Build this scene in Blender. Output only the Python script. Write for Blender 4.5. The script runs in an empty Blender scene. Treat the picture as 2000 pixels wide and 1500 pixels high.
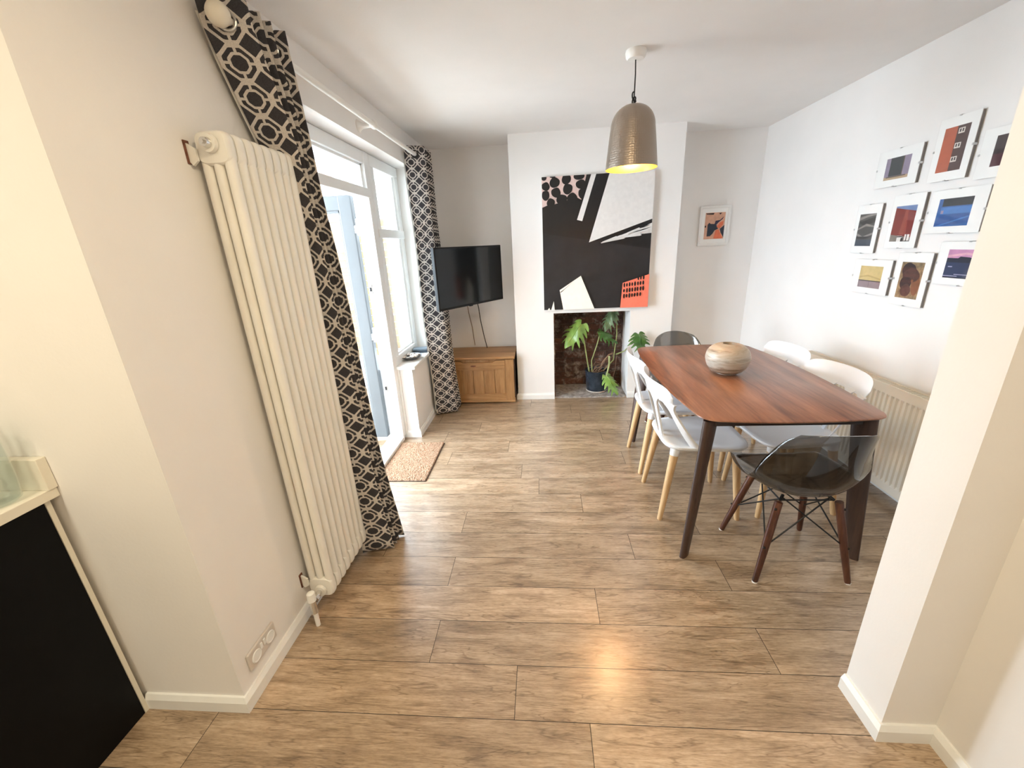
import bpy, bmesh, math, random
from mathutils import Vector, Matrix

C = bpy.context.scene.collection
SC = bpy.context.scene
R_ = random.Random(7)

# ------------------------------------------------------------------ camera
cam_d = bpy.data.cameras.new('camera')
cam_d.sensor_fit = 'HORIZONTAL'
cam_d.sensor_width = 36.0
cam_d.lens = 14.325
cam_d.clip_start = 0.02
cam = bpy.data.objects.new('camera', cam_d)
C.objects.link(cam)
cam.matrix_world = Matrix((
    (0.9965853809, 0.0214644586, 0.0797298914, 0.0),
    (0.0685875342, 0.3224153465, -0.9441102131, 0.0),
    (-0.0459709552, 0.946354913, 0.3198422266, 1.5),
    (0, 0, 0, 1)))
SC.camera = cam

# ------------------------------------------------------------------ world, lights, exposure
SC.view_settings.view_transform = 'Standard'
SC.view_settings.look = 'None'
SC.view_settings.gamma = 1.0
SC.view_settings.use_curve_mapping = False
SC.view_settings.exposure = 0.9
SC.cycles.diffuse_bounces = 8
SC.cycles.max_bounces = 14
SC.cycles.transparent_max_bounces = 20

world = bpy.data.worlds.new('overcast_sky')
SC.world = world
world.use_nodes = True
bg = world.node_tree.nodes['Background']
bg.inputs[0].default_value = (0.765, 0.885, 1.0, 1)
bg.inputs[1].default_value = 13.0


def light(name, kind, loc, energy, color, size=0.1, rot=(0, 0, 0), **kw):
    d = bpy.data.lights.new(name, kind)
    d.energy = energy
    d.color = color
    if kind == 'AREA':
        d.size = size
    else:
        d.shadow_soft_size = size
    for k, v in kw.items():
        setattr(d, k, v)
    o = bpy.data.objects.new(name, d)
    o.location = loc
    o.rotation_euler = rot
    C.objects.link(o)
    return o


# daylight enters through the glazed opening in the left wall: portal only guides sampling
pt = light('window_portal', 'AREA', (-1.34, 2.87, 1.08), 1, (1, 1, 1), 2.2, (0, math.radians(-90), 0), shape='RECTANGLE', size_y=1.7)
pt.data.cycles.is_portal = True
# warm ceiling downlights of the kitchen behind the camera; last entry is an added, unseen fill
for x, y, e_, g_, b_ in [(-1.35, -0.15, 9.5, 0.90, 0.68), (-1.35, -1.3, 9.0, 0.90, 0.68), (0.35, -1.5, 7.0, 0.90, 0.68), (0.0, 0.60, 9.0, 0.82, 0.54)]:
    light('kitchen_downlight_and_fill', 'AREA', (x, y, 2.385), e_, (1.0, g_, b_), 0.35, (0, 0, 0), shape='DISK')


# ------------------------------------------------------------------ materials
def new_mat(name):
    m = bpy.data.materials.new(name)
    m.use_nodes = True
    nt = m.node_tree
    return m, nt, nt.nodes['Principled BSDF']


def L(nt, a, b):
    nt.links.new(a, b)


def math_n(nt, op, a, b=None, c=None):
    n = nt.nodes.new('ShaderNodeMath')
    n.operation = op
    for i, v in enumerate((a, b, c)):
        if v is None:
            continue
        if hasattr(v, 'is_linked') or hasattr(v, 'links'):
            L(nt, v, n.inputs[i])
        else:
            n.inputs[i].default_value = v
    return n.outputs[0]


def ramp(nt, fac, stops):
    n = nt.nodes.new('ShaderNodeValToRGB')
    el = n.color_ramp.elements
    while len(el) < len(stops):
        el.new(0.5)
    for e, (p, c) in zip(el, stops):
        e.position = p
        e.color = (*c, 1)
    L(nt, fac, n.inputs[0])
    return n.outputs[0]


def coords(nt, kind='Object', scale=(1, 1, 1), rot=(0, 0, 0)):
    t = nt.nodes.new('ShaderNodeTexCoord')
    mp = nt.nodes.new('ShaderNodeMapping')
    mp.inputs['Scale'].default_value = scale
    mp.inputs['Rotation'].default_value = rot
    L(nt, t.outputs[kind], mp.inputs[0])
    return mp.outputs[0]


def noise(nt, vec, scale, detail=4, rough=0.55, dist=0.0):
    n = nt.nodes.new('ShaderNodeTexNoise')
    n.inputs['Scale'].default_value = scale
    n.inputs['Detail'].default_value = detail
    n.inputs['Roughness'].default_value = rough
    n.inputs['Distortion'].default_value = dist
    L(nt, vec, n.inputs['Vector'])
    return n.outputs[0]


def mixc(nt, fac, a, b, mode='MIX'):
    n = nt.nodes.new('ShaderNodeMix')
    n.data_type = 'RGBA'
    n.blend_type = mode
    for sock, v in ((n.inputs[0], fac), (n.inputs[6], a), (n.inputs[7], b)):
        if isinstance(v, (int, float)):
            sock.default_value = v
        elif isinstance(v, tuple):
            sock.default_value = (*v, 1)
        else:
            L(nt, v, sock)
    return n.outputs[2]


def bump(nt, p, height, strength=0.2, dist=0.01):
    b = nt.nodes.new('ShaderNodeBump')
    b.inputs['Strength'].default_value = strength
    b.inputs['Distance'].default_value = dist
    L(nt, height, b.inputs['Height'])
    L(nt, b.outputs[0], p.inputs['Normal'])


def simple(name, col, rough=0.5, metal=0.0, var=0.06, nscale=8.0, bmp=0.0, bscale=60.0, spec=None, coat=0.0):
    m, nt, p = new_mat(name)
    v = coords(nt)
    n = noise(nt, v, nscale)
    lo = tuple(c * (1 - var) for c in col)
    hi = tuple(min(1, c * (1 + var)) for c in col)
    L(nt, ramp(nt, n, [(0.3, lo), (0.7, hi)]), p.inputs['Base Color'])
    p.inputs['Roughness'].default_value = rough
    p.inputs['Metallic'].default_value = metal
    if spec is not None:
        p.inputs['Specular IOR Level'].default_value = spec
    if coat:
        p.inputs['Coat Weight'].default_value = coat
        p.inputs['Coat Roughness'].default_value = 0.08
    if bmp:
        bump(nt, p, noise(nt, v, bscale, 3), bmp, 0.003)
    return m


def wood(name, cols, axis='Y', scale=1.0, rough=0.4, ring=9.0, bmp=0.08, coat=0.0):
    m, nt, p = new_mat(name)
    s = {'X': (1.2, 14, 14), 'Y': (14, 1.2, 14), 'Z': (14, 14, 1.2)}[axis]
    v = coords(nt, 'Object', tuple(k * scale for k in s))
    n1 = noise(nt, v, 0.9, 5, 0.6, 0.6)
    v2 = coords(nt, 'Object', tuple(k * scale * 4 for k in s))
    n2 = noise(nt, v2, 1.6, 4, 0.6)
    f = math_n(nt, 'ADD', math_n(nt, 'MULTIPLY', n1, 0.72), math_n(nt, 'MULTIPLY', n2, 0.28))
    L(nt, ramp(nt, f, [(0.33, cols[0]), (0.5, cols[1]), (0.66, cols[2])]), p.inputs['Base Color'])
    p.inputs['Roughness'].default_value = rough
    bump(nt, p, f, bmp, 0.003)
    if coat:
        p.inputs['Coat Weight'].default_value = coat
        p.inputs['Coat Roughness'].default_value = 0.2
    return m


def wall_mat(name, col):
    m, nt, p = new_mat(name)
    v = coords(nt)
    n = noise(nt, v, 2.2, 3)
    L(nt, ramp(nt, n, [(0.3, tuple(c * 0.97 for c in col)), (0.7, tuple(min(1, c * 1.02) for c in col))]), p.inputs['Base Color'])
    p.inputs['Roughness'].default_value = 0.85
    f = math_n(nt, 'ADD', noise(nt, v, 90, 3), math_n(nt, 'MULTIPLY', noise(nt, v, 7, 2), 2.0))
    bump(nt, p, f, 0.08, 0.004)
    return m


def clear_mat(name, tint, gloss=1.0, ior=1.45, rough=0.02):
    m = bpy.data.materials.new(name)
    m.use_nodes = True
    nt = m.node_tree
    nt.nodes.clear()
    out = nt.nodes.new('ShaderNodeOutputMaterial')
    tr = nt.nodes.new('ShaderNodeBsdfTransparent')
    tr.inputs[0].default_value = (*tint, 1)
    gl = nt.nodes.new('ShaderNodeBsdfGlossy')
    gl.inputs['Roughness'].default_value = rough
    gl.inputs[0].default_value = (gloss, gloss, gloss, 1)
    lw = nt.nodes.new('ShaderNodeLayerWeight')
    lw.inputs[0].default_value = 0.5
    f0 = ((ior - 1) / (ior + 1)) ** 2
    fac = math_n(nt, 'ADD', math_n(nt, 'MULTIPLY', math_n(nt, 'POWER', lw.outputs['Facing'], 5.0), 1 - f0), f0)
    mx = nt.nodes.new('ShaderNodeMixShader')
    L(nt, fac, mx.inputs[0])
    L(nt, tr.outputs[0], mx.inputs[1])
    L(nt, gl.outputs[0], mx.inputs[2])
    L(nt, mx.outputs[0], out.inputs[0])
    return m


def floor_mat():
    m, nt, p = new_mat('laminate_oak')
    at = nt.nodes.new('ShaderNodeAttribute')
    at.attribute_name = 'plank'
    sep = nt.nodes.new('ShaderNodeSeparateColor')
    L(nt, at.outputs['Color'], sep.inputs[0])
    base = nt.nodes.new('ShaderNodeTexCoord').outputs['Object']
    cmb = nt.nodes.new('ShaderNodeCombineXYZ')
    L(nt, math_n(nt, 'MULTIPLY', sep.outputs[1], 37.0), cmb.inputs[0])
    L(nt, math_n(nt, 'MULTIPLY', sep.outputs[2], 23.0), cmb.inputs[1])
    ad = nt.nodes.new('ShaderNodeVectorMath')
    L(nt, base, ad.inputs[0])
    L(nt, cmb.outputs[0], ad.inputs[1])

    def sc(s):
        mp = nt.nodes.new('ShaderNodeMapping')
        mp.inputs['Scale'].default_value = s
        L(nt, ad.outputs[0], mp.inputs[0])
        return mp.outputs[0]
    n1 = noise(nt, sc((1.6, 11, 1)), 1.3, 5, 0.62, 0.9)
    n2 = noise(nt, sc((7, 95, 1)), 1.7, 6, 0.72)
    n3 = noise(nt, sc((3.0, 7, 1)), 1.7, 3, 0.5, 0.3)
    f = math_n(nt, 'ADD', math_n(nt, 'MULTIPLY', n1, 0.5), math_n(nt, 'MULTIPLY', n2, 0.5))
    col = ramp(nt, f, [(0.30, (0.135, 0.086, 0.050)), (0.43, (0.305, 0.210, 0.128)), (0.53, (0.43, 0.308, 0.20)), (0.68, (0.59, 0.45, 0.32))])
    dark = ramp(nt, n3, [(0.30, (0.62, 0.58, 0.55)), (0.46, (1, 1, 1))])
    col = mixc(nt, 0.75, col, dark, 'MULTIPLY')
    n4 = noise(nt, sc((0.9, 9, 1)), 1.9, 3, 0.55, 1.6)
    crack = math_n(nt, 'ABSOLUTE', math_n(nt, 'SUBTRACT', n4, 0.5))
    col = mixc(nt, 0.65, col, ramp(nt, crack, [(0.0, (0.42, 0.36, 0.30)), (0.022, (1, 1, 1))]), 'MULTIPLY')
    n5 = noise(nt, sc((26, 190, 1)), 1.6, 3, 0.6)
    col = mixc(nt, 0.55, col, ramp(nt, n5, [(0.32, (0.62, 0.58, 0.54)), (0.56, (1.05, 1.05, 1.05))]), 'MULTIPLY')
    tone = math_n(nt, 'ADD', math_n(nt, 'MULTIPLY', sep.outputs[0], 0.24), 0.88)
    tc = nt.nodes.new('ShaderNodeCombineColor')
    for i in range(3):
        L(nt, tone, tc.inputs[i])
    col = mixc(nt, 1.0, col, tc.outputs[0], 'MULTIPLY')
    L(nt, col, p.inputs['Base Color'])
    L(nt, math_n(nt, 'ADD', math_n(nt, 'MULTIPLY', n2, 0.2), 0.27), p.inputs['Roughness'])
    p.inputs['Coat Weight'].default_value = 1.0
    p.inputs['Coat Roughness'].default_value = 0.23
    bump(nt, p, f, 0.10, 0.002)
    return m


def curtain_mat():
    m, nt, p = new_mat('geometric_curtain_cloth')
    uvn = nt.nodes.new('ShaderNodeUVMap')
    sep = nt.nodes.new('ShaderNodeSeparateXYZ')
    L(nt, uvn.outputs[0], sep.inputs[0])

    def cell(o):
        f = math_n(nt, 'FRACT', o)
        return math_n(nt, 'ABSOLUTE', math_n(nt, 'SUBTRACT', f, 0.5))
    x, y = cell(sep.outputs[0]), cell(sep.outputs[1])
    r = math_n(nt, 'SQRT', math_n(nt, 'ADD', math_n(nt, 'MULTIPLY', x, x), math_n(nt, 'MULTIPLY', y, y)))
    d1 = math_n(nt, 'ADD', x, y)
    mn = math_n(nt, 'MINIMUM', x, y)
    r = math_n(nt, 'MAXIMUM', r, math_n(nt, 'MULTIPLY', math_n(nt, 'MAXIMUM', math_n(nt, 'MAXIMUM', x, y), math_n(nt, 'MULTIPLY', d1, 0.7071)), 1.05))
    dot = math_n(nt, 'LESS_THAN', r, 0.225)
    ring = math_n(nt, 'MULTIPLY', math_n(nt, 'MULTIPLY', math_n(nt, 'GREATER_THAN', r, 0.305), math_n(nt, 'LESS_THAN', d1, 0.56)),
                  math_n(nt, 'GREATER_THAN', mn, 0.04))
    ring = math_n(nt, 'MULTIPLY', ring, math_n(nt, 'LESS_THAN', r, 0.425))
    dia = math_n(nt, 'GREATER_THAN', d1, 0.68)
    dk = math_n(nt, 'MAXIMUM', math_n(nt, 'MAXIMUM', dot, ring), dia)
    v = coords(nt, 'Object', (400, 400, 400))
    n = noise(nt, v, 1.0, 2)
    dark = ramp(nt, n, [(0.3, (0.018, 0.017, 0.022)), (0.7, (0.048, 0.045, 0.052))])
    lite = ramp(nt, n, [(0.3, (0.46, 0.42, 0.385)), (0.7, (0.66, 0.62, 0.57))])
    L(nt, mixc(nt, dk, lite, dark), p.inputs['Base Color'])
    p.inputs['Roughness'].default_value = 0.85
    p.inputs['Sheen Weight'].default_value = 0.25
    p.inputs['Sheen Roughness'].default_value = 0.4
    return m


def brick_mat():
    m, nt, p = new_mat('old_brick')
    v = coords(nt, 'Object', (1, 1, 1), (math.radians(90), 0, 0))
    b = nt.nodes.new('ShaderNodeTexBrick')
    wn = nt.nodes.new('ShaderNodeTexNoise')
    wn.inputs['Scale'].default_value = 11
    L(nt, v, wn.inputs['Vector'])
    vm = nt.nodes.new('ShaderNodeVectorMath')
    vm.operation = 'MULTIPLY_ADD'
    L(nt, wn.outputs['Color'], vm.inputs[0])
    vm.inputs[1].default_value = (0.03, 0.03, 0.03)
    L(nt, v, vm.inputs[2])
    L(nt, vm.outputs[0], b.inputs['Vector'])
    b.inputs['Scale'].default_value = 1.0
    b.inputs['Brick Width'].default_value = 0.225
    b.inputs['Row Height'].default_value = 0.075
    b.inputs['Mortar Size'].default_value = 0.007
    b.inputs['Mortar Smooth'].default_value = 0.5
    b.inputs['Color1'].default_value = (0.135, 0.060, 0.040, 1)
    b.inputs['Color2'].default_value = (0.065, 0.034, 0.026, 1)
    b.inputs['Mortar'].default_value = (0.11, 0.075, 0.06, 1)
    ob = coords(nt)
    n = noise(nt, ob, 9, 6, 0.7, 0.5)
    c = mixc(nt, ramp(nt, n, [(0.50, (0, 0, 0)), (0.66, (0.8, 0.8, 0.8))]), b.outputs['Color'], (0.42, 0.36, 0.32))
    n2 = noise(nt, ob, 22, 5, 0.7)
    c = mixc(nt, 0.8, c, ramp(nt, n2, [(0.25, (0.45, 0.42, 0.4)), (0.6, (1.25, 1.2, 1.15))]), 'MULTIPLY')
    L(nt, c, p.inputs['Base Color'])
    p.inputs['Roughness'].default_value = 0.9
    h = math_n(nt, 'ADD', math_n(nt, 'MULTIPLY', n2, 0.7), math_n(nt, 'SUBTRACT', 1.0, b.outputs['Fac']))
    bump(nt, p, h, 0.9, 0.012)
    return m


def speckle_mat(name, a, b, scale=160, rough=0.9, bmp=0.6, lo=0.42, hi=0.6):
    m, nt, p = new_mat(name)
    v = coords(nt)
    n = noise(nt, v, scale, 3, 0.6)
    L(nt, ramp(nt, n, [(lo, a), (hi, b)]), p.inputs['Base Color'])
    p.inputs['Roughness'].default_value = rough
    bump(nt, p, n, bmp, 0.006)
    return m


def vase_mat():
    m, nt, p = new_mat('glazed_stoneware')
    v = coords(nt, 'Object', (1.2, 1.2, 9))
    n = noise(nt, v, 3.2, 6, 0.65, 0.8)
    z = nt.nodes.new('ShaderNodeSeparateXYZ')
    L(nt, nt.nodes.new('ShaderNodeTexCoord').outputs['Object'], z.inputs[0])
    c = ramp(nt, n, [(0.30, (0.10, 0.08, 0.06)), (0.42, (0.34, 0.29, 0.23)), (0.52, (0.52, 0.48, 0.42)), (0.7, (0.33, 0.25, 0.165))])
    up = ramp(nt, math_n(nt, 'ADD', math_n(nt, 'MULTIPLY', z.outputs[2], 5.0), math_n(nt, 'MULTIPLY', n, 0.3)), [(0.66, (0, 0, 0)), (1.0, (1, 1, 1))])
    c = mixc(nt, math_n(nt, 'MULTIPLY', up, 0.6), c, (0.40, 0.27, 0.15))
    L(nt, c, p.inputs['Base Color'])
    p.inputs['Roughness'].default_value = 0.42
    return m


def hammered_mat():
    m, nt, p = new_mat('hammered_nickel')
    uvn = nt.nodes.new('ShaderNodeUVMap')
    vo = nt.nodes.new('ShaderNodeTexVoronoi')
    vo.inputs['Randomness'].default_value = 0.35
    vo.inputs['Scale'].default_value = 1.0
    L(nt, uvn.outputs[0], vo.inputs['Vector'])
    p.inputs['Base Color'].default_value = (0.36, 0.295, 0.24, 1)
    p.inputs['Metallic'].default_value = 0.85
    p.inputs['Roughness'].default_value = 0.32
    bump(nt, p, vo.outputs['Distance'], 0.3, 0.003)
    return m


def leaf_mat():
    m, nt, p = new_mat('monstera_leaf')
    v = coords(nt)
    n = noise(nt, v, 9, 3)
    L(nt, ramp(nt, n, [(0.3, (0.035, 0.10, 0.022)), (0.7, (0.10, 0.21, 0.05))]), p.inputs['Base Color'])
    p.inputs['Roughness'].default_value = 0.3
    return m


M = {}
M['wall'] = wall_mat('white_wall_paint', (0.80, 0.78, 0.76))
M['ceil'] = wall_mat('white_ceiling_paint', (0.80, 0.785, 0.77))
M['gloss'] = simple('white_gloss_trim', (0.80, 0.80, 0.78), 0.35, var=0.03)
M['upvc'] = simple('white_upvc', (0.82, 0.84, 0.85), 0.3, var=0.02)
M['floor'] = floor_mat()
M['seam'] = simple('dark_joint', (0.03, 0.022, 0.016), 0.8)
M['glass'] = clear_mat('window_glass', (0.96, 0.98, 0.98))
M['smoke'] = clear_mat('smoke_polycarbonate', (0.50, 0.49, 0.48), 1.0, 1.55, 0.05)
M['smoke_light'] = M['smoke']
M['pglass'] = clear_mat('picture_glass', (0.99, 0.99, 0.99), 1.0, 1.4, 0.05)
M['vglass'] = clear_mat('vase_glass', (0.90, 0.93, 0.93), 1.0, 1.5, 0.03)
M['rad'] = simple('cream_radiator_enamel', (0.78, 0.762, 0.71), 0.32, var=0.03, coat=0.3)
M['rad2'] = simple('cream_panel_enamel', (0.74, 0.68, 0.58), 0.35, var=0.03)
M['chrome'] = simple('chrome', (0.72, 0.71, 0.69), 0.15, 1.0)
M['rust'] = simple('rusty_steel', (0.16, 0.06, 0.035), 0.8, var=0.5, nscale=60)
M['curtain'] = curtain_mat()
M['lining'] = simple('cream_curtain_lining', (0.72, 0.70, 0.66), 0.9)
M['polew'] = simple('white_painted_pole', (0.80, 0.79, 0.76), 0.35, var=0.02)
M['finial'] = simple('cream_finial', (0.78, 0.73, 0.62), 0.35, var=0.03)
M['walnut'] = wood('walnut_top', [(0.105, 0.040, 0.020), (0.25, 0.102, 0.050), (0.37, 0.17, 0.09)], 'Y', 0.8, 0.34, coat=0.1)
M['walnut_dark'] = wood('dark_walnut_frame', [(0.024, 0.012, 0.008), (0.048, 0.024, 0.016), (0.08, 0.042, 0.027)], 'Z', 1.0, 0.45)
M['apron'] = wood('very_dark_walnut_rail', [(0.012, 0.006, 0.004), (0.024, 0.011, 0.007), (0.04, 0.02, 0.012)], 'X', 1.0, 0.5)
M['leg_dark'] = wood('reddish_walnut_leg', [(0.03, 0.010, 0.006), (0.085, 0.028, 0.014), (0.15, 0.058, 0.028)], 'Z', 1.5, 0.35)
M['beech'] = wood('beech_leg', [(0.42, 0.25, 0.11), (0.56, 0.36, 0.18), (0.66, 0.46, 0.26)], 'Z', 1.5, 0.45)
M['white_plastic'] = simple('white_polypropylene', (0.80, 0.82, 0.85), 0.38, var=0.015)
M['oak'] = wood('oak_chest', [(0.22, 0.105, 0.035), (0.36, 0.19, 0.075), (0.47, 0.27, 0.12)], 'Z', 1.2, 0.45)
M['oak_h'] = wood('oak_chest_horizontal', [(0.22, 0.105, 0.035), (0.36, 0.19, 0.075), (0.47, 0.27, 0.12)], 'X', 1.2, 0.45)
M['black'] = simple('black_plastic', (0.008, 0.008, 0.009), 0.5, spec=0.25)
M['screen'] = simple('dark_screen', (0.005, 0.006, 0.007), 0.12, var=0.1, spec=0.4)
M['blackrod'] = simple('black_steel_rod', (0.012, 0.012, 0.012), 0.4, 0.3)
M['cord'] = simple('black_cord', (0.015, 0.014, 0.013), 0.7)
M['brick'] = brick_mat()
M['concrete'] = speckle_mat('rough_hearth', (0.20, 0.175, 0.16), (0.50, 0.46, 0.43), 26, 0.9, 0.6, 0.3, 0.7)
M['coir'] = speckle_mat('coir_pile', (0.21, 0.122, 0.072), (0.50, 0.33, 0.215), 190, 0.95, 0.8, 0.32, 0.62)
M['rubber'] = simple('dark_rubber', (0.05, 0.035, 0.03), 0.8)
M['vase'] = vase_mat()
M['hammer'] = hammered_mat()
M['gold'] = simple('gold_leaf_lining', (0.95, 0.52, 0.05), 0.4, 0.75, 0.05)
M['leaf'] = leaf_mat()
M['stem'] = simple('green_stem', (0.30, 0.34, 0.13), 0.5, var=0.2)
M['root'] = simple('brown_aerial_root', (0.25, 0.15, 0.09), 0.8, var=0.3)
M['pot'] = simple('blue_black_glaze', (0.025, 0.035, 0.05), 0.22, var=0.5, nscale=14)
M['soil'] = simple('potting_soil', (0.045, 0.025, 0.017), 0.95, var=0.6, nscale=70, bmp=0.8)
M['potrim'] = simple('pale_saucer', (0.55, 0.50, 0.45), 0.6)
M['worktop'] = simple('cream_laminate_worktop', (0.74, 0.70, 0.60), 0.3, var=0.03)
M['cabinet'] = simple('matt_black_cabinet', (0.003, 0.003, 0.0035), 0.45, var=0.15, spec=0.12)
M['dish'] = simple('grey_glazed_dish', (0.10, 0.10, 0.11), 0.3, var=0.4, nscale=40)
M['shell'] = speckle_mat('shell_and_pebble', (0.30, 0.25, 0.22), (0.78, 0.74, 0.70), 60, 0.7, 0.3)
M['tin'] = simple('blue_grey_tin', (0.06, 0.085, 0.12), 0.3, 0.4)
M['tinlid'] = simple('pale_blue_tin_lid', (0.22, 0.29, 0.36), 0.3, 0.4)
M['stone'] = simple('dark_stone', (0.022, 0.018, 0.016), 0.55, var=0.5, nscale=30, bmp=0.3)
M['socket'] = simple('white_socket_plastic', (0.60, 0.555, 0.51), 0.35, var=0.02)
M['fence'] = wood('orange_fence_board', [(0.085, 0.038, 0.008), (0.115, 0.058, 0.014), (0.15, 0.082, 0.024)], 'X', 1.0, 0.8)
M['pebble'] = speckle_mat('pebbledash_render', (0.05, 0.05, 0.055), (0.26, 0.26, 0.26), 55, 0.95, 1.0, 0.33, 0.5)
M['patio'] = simple('pale_patio', (0.55, 0.53, 0.50), 0.9, var=0.1)
M['shaded_upvc'] = simple('white_upvc_shade_tone', (0.095, 0.106, 0.112), 0.35, var=0.02)  # door leaf is white uPVC; its outdoor shade is put into this colour
M['tile'] = simple('red_roof_tile', (0.45, 0.20, 0.14), 0.85, var=0.2, nscale=5)
M['pink'] = simple('pink_petal', (0.75, 0.06, 0.18), 0.6)
M['grey_board'] = simple('grey_backing_board', (0.22, 0.20, 0.19), 0.8)
M['mount'] = simple('white_picture_mount', (0.85, 0.85, 0.83), 0.6, var=0.015)
M['silver'] = simple('silver_clip', (0.6, 0.6, 0.6), 0.3, 1.0)
M['wframe'] = simple('white_picture_frame', (0.78, 0.77, 0.75), 0.4, var=0.02)
M['canvas'] = simple('white_canvas_edge', (0.76, 0.75, 0.73), 0.8, var=0.02)

_paint = {}


def paint(hexc, rough=0.55, var=0.12, nscale=30):
    k = (hexc, rough, var)
    if k not in _paint:
        c = tuple(((int(hexc[i:i + 2], 16) / 255 + 0.055) / 1.055) ** 2.4 for i in (0, 2, 4))
        _paint[k] = simple('pigment_' + hexc, c, rough, var=var, nscale=nscale)
    return _paint[k]


# ------------------------------------------------------------------ mesh builder
class MB:
    def __init__(s):
        s.bm = bmesh.new()
        s.uv = s.bm.loops.layers.uv.new('UVMap')
        s.mi = 0

    def _tag(s, faces):
        for f in faces:
            f.material_index = s.mi

    def box(s, x0, x1, y0, y1, z0, z1, bev=0.0, seg=2, mat=None):
        r = bmesh.ops.create_cube(s.bm, size=1.0)
        vs = r['verts']
        for v in vs:
            v.co = Vector(((x0 + x1) / 2 + v.co.x * (x1 - x0), (y0 + y1) / 2 + v.co.y * (y1 - y0), (z0 + z1) / 2 + v.co.z * (z1 - z0)))
        fs = set(f for v in vs for f in v.link_faces)
        s._tag(fs)
        if bev:
            es = set(e for v in vs for e in v.link_edges)
            r2 = bmesh.ops.bevel(s.bm, geom=list(es), offset=bev, segments=seg, affect='EDGES', profile=0.5)
            s._tag(r2['faces'])
            vs = list(set(v for f in r2['faces'] for v in f.verts) | set(v for v in vs if v.is_valid))
        if mat is not None:
            for v in vs:
                if v.is_valid:
                    v.co = mat @ v.co
        return s

    def quad(s, pts):
        f = s.bm.faces.new([s.bm.verts.new(p) for p in pts])
        f.material_index = s.mi
        return f

    def grid(s, fn, nu, nv, uvfn=None, closed_u=False):
        rows = []
        for j in range(nv + 1):
            rows.append([s.bm.verts.new(fn(i / nu, j / nv)) for i in range(nu if closed_u else nu + 1)])
        for j in range(nv):
            for i in range(nu):
                i2 = (i + 1) % nu if closed_u else i + 1
                f = s.bm.faces.new((rows[j][i], rows[j][i2], rows[j + 1][i2], rows[j + 1][i]))
                f.material_index = s.mi
                if uvfn:
                    cs = ((i, j), (i + 1, j), (i + 1, j + 1), (i, j + 1))
                    for lp, (a, b) in zip(f.loops, cs):
                        lp[s.uv].uv = uvfn(a / nu, b / nv)
        return rows

    def rings(s, rings, cap0=True, cap1=True):
        vr = [[s.bm.verts.new(p) for p in r] for r in rings]
        n = len(vr[0])
        for a, b in zip(vr, vr[1:]):
            for i in range(n):
                f = s.bm.faces.new((a[i], a[(i + 1) % n], b[(i + 1) % n], b[i]))
                f.material_index = s.mi
        if cap0:
            f = s.bm.faces.new(list(reversed(vr[0])))
            f.material_index = s.mi
        if cap1:
            f = s.bm.faces.new(vr[-1])
            f.material_index = s.mi
        return s

    def tube(s, pts, rad, n=10, cap=True, flat=None):
        pts = [Vector(p) for p in pts]
        if not isinstance(rad, (list, tuple)):
            rad = [rad] * len(pts)
        rs = []
        up = Vector((0, 0, 1))
        prev = None
        for i, p in enumerate(pts):
            t = (pts[min(i + 1, len(pts) - 1)] - pts[max(i - 1, 0)]).normalized()
            if prev is None:
                a = t.cross(up)
                if a.length < 1e-3:
                    a = t.cross(Vector((0, 1, 0)))
                a.normalize()
            else:
                a = (prev - t * prev.dot(t)).normalized()
            prev = a
            b = t.cross(a)
            rs.append([p + (a * math.cos(k * 2 * math.pi / n) + b * math.sin(k * 2 * math.pi / n)) * rad[i] for k in range(n)])
        return s.rings(rs, cap, cap)

    def lathe(s, prof, n=32, c=(0, 0, 0), uvs=None):
        c = Vector(c)
        m = len(prof) - 1

        def fn(u, v):
            k = v * m
            r, z = prof[int(round(k))]
            a = u * 2 * math.pi
            return c + Vector((r * math.cos(a), r * math.sin(a), z))
        s.grid(fn, n, m, (lambda u, v: (u * uvs[0], v * uvs[1])) if uvs else None, closed_u=True)
        return s

    def prism(s, pts, axis, d0, d1):
        """extrude a 2-D outline; axis gives the extrusion axis, pts the other two in xyz order"""
        def mk(p, d):
            q = list(p)
            q.insert('xyz'.index(axis), d)
            return q
        return s.rings([[mk(p, d0) for p in pts], [mk(p, d1) for p in pts]])

    def sphere(s, c, r, n=16, m=10, sc=(1, 1, 1)):
        c = Vector(c)
        s.lathe_pts = None
        pr = [(max(1e-5, math.sin(math.pi * j / m)) * r, -math.cos(math.pi * j / m) * r) for j in range(m + 1)]
        rows = s.grid(lambda u, v: c + Vector((pr[int(round(v * m))][0] * math.cos(u * 2 * math.pi) * sc[0],
                                              pr[int(round(v * m))][0] * math.sin(u * 2 * math.pi) * sc[1],
                                              pr[int(round(v * m))][1] * sc[2])), n, m, closed_u=True)
        return s

    def build(s, name, mats, parent=None, smooth=False, local=False, angle=40, solid=0.0, keep_origin=False):
        bm = s.bm
        bmesh.ops.remove_doubles(bm, verts=bm.verts, dist=1e-6)
        bmesh.ops.recalc_face_normals(bm, faces=bm.faces)
        me = bpy.data.meshes.new(name)
        if not isinstance(mats, (list, tuple)):
            mats = [mats]
        off = Vector((0, 0, 0))
        if parent is not None and not local:
            w = Matrix.Identity(4)
            q = parent
            chain = []
            while q is not None:
                chain.append(q)
                q = q.parent
            for q in reversed(chain):
                w = w @ Matrix.LocRotScale(q.location, q.rotation_euler, None)
            bm.transform(w.inverted())
        elif parent is None and not keep_origin:
            xs = [v.co for v in bm.verts]
            off = Vector(((min(v.x for v in xs) + max(v.x for v in xs)) / 2, (min(v.y for v in xs) + max(v.y for v in xs)) / 2, min(v.z for v in xs)))
            bm.transform(Matrix.Translation(-off))
        if smooth:
            for f in bm.faces:
                f.smooth = True
            ca = math.radians(angle)
            for e in bm.edges:
                if len(e.link_faces) == 2 and e.calc_face_angle(0) > ca:
                    e.smooth = False
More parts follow.
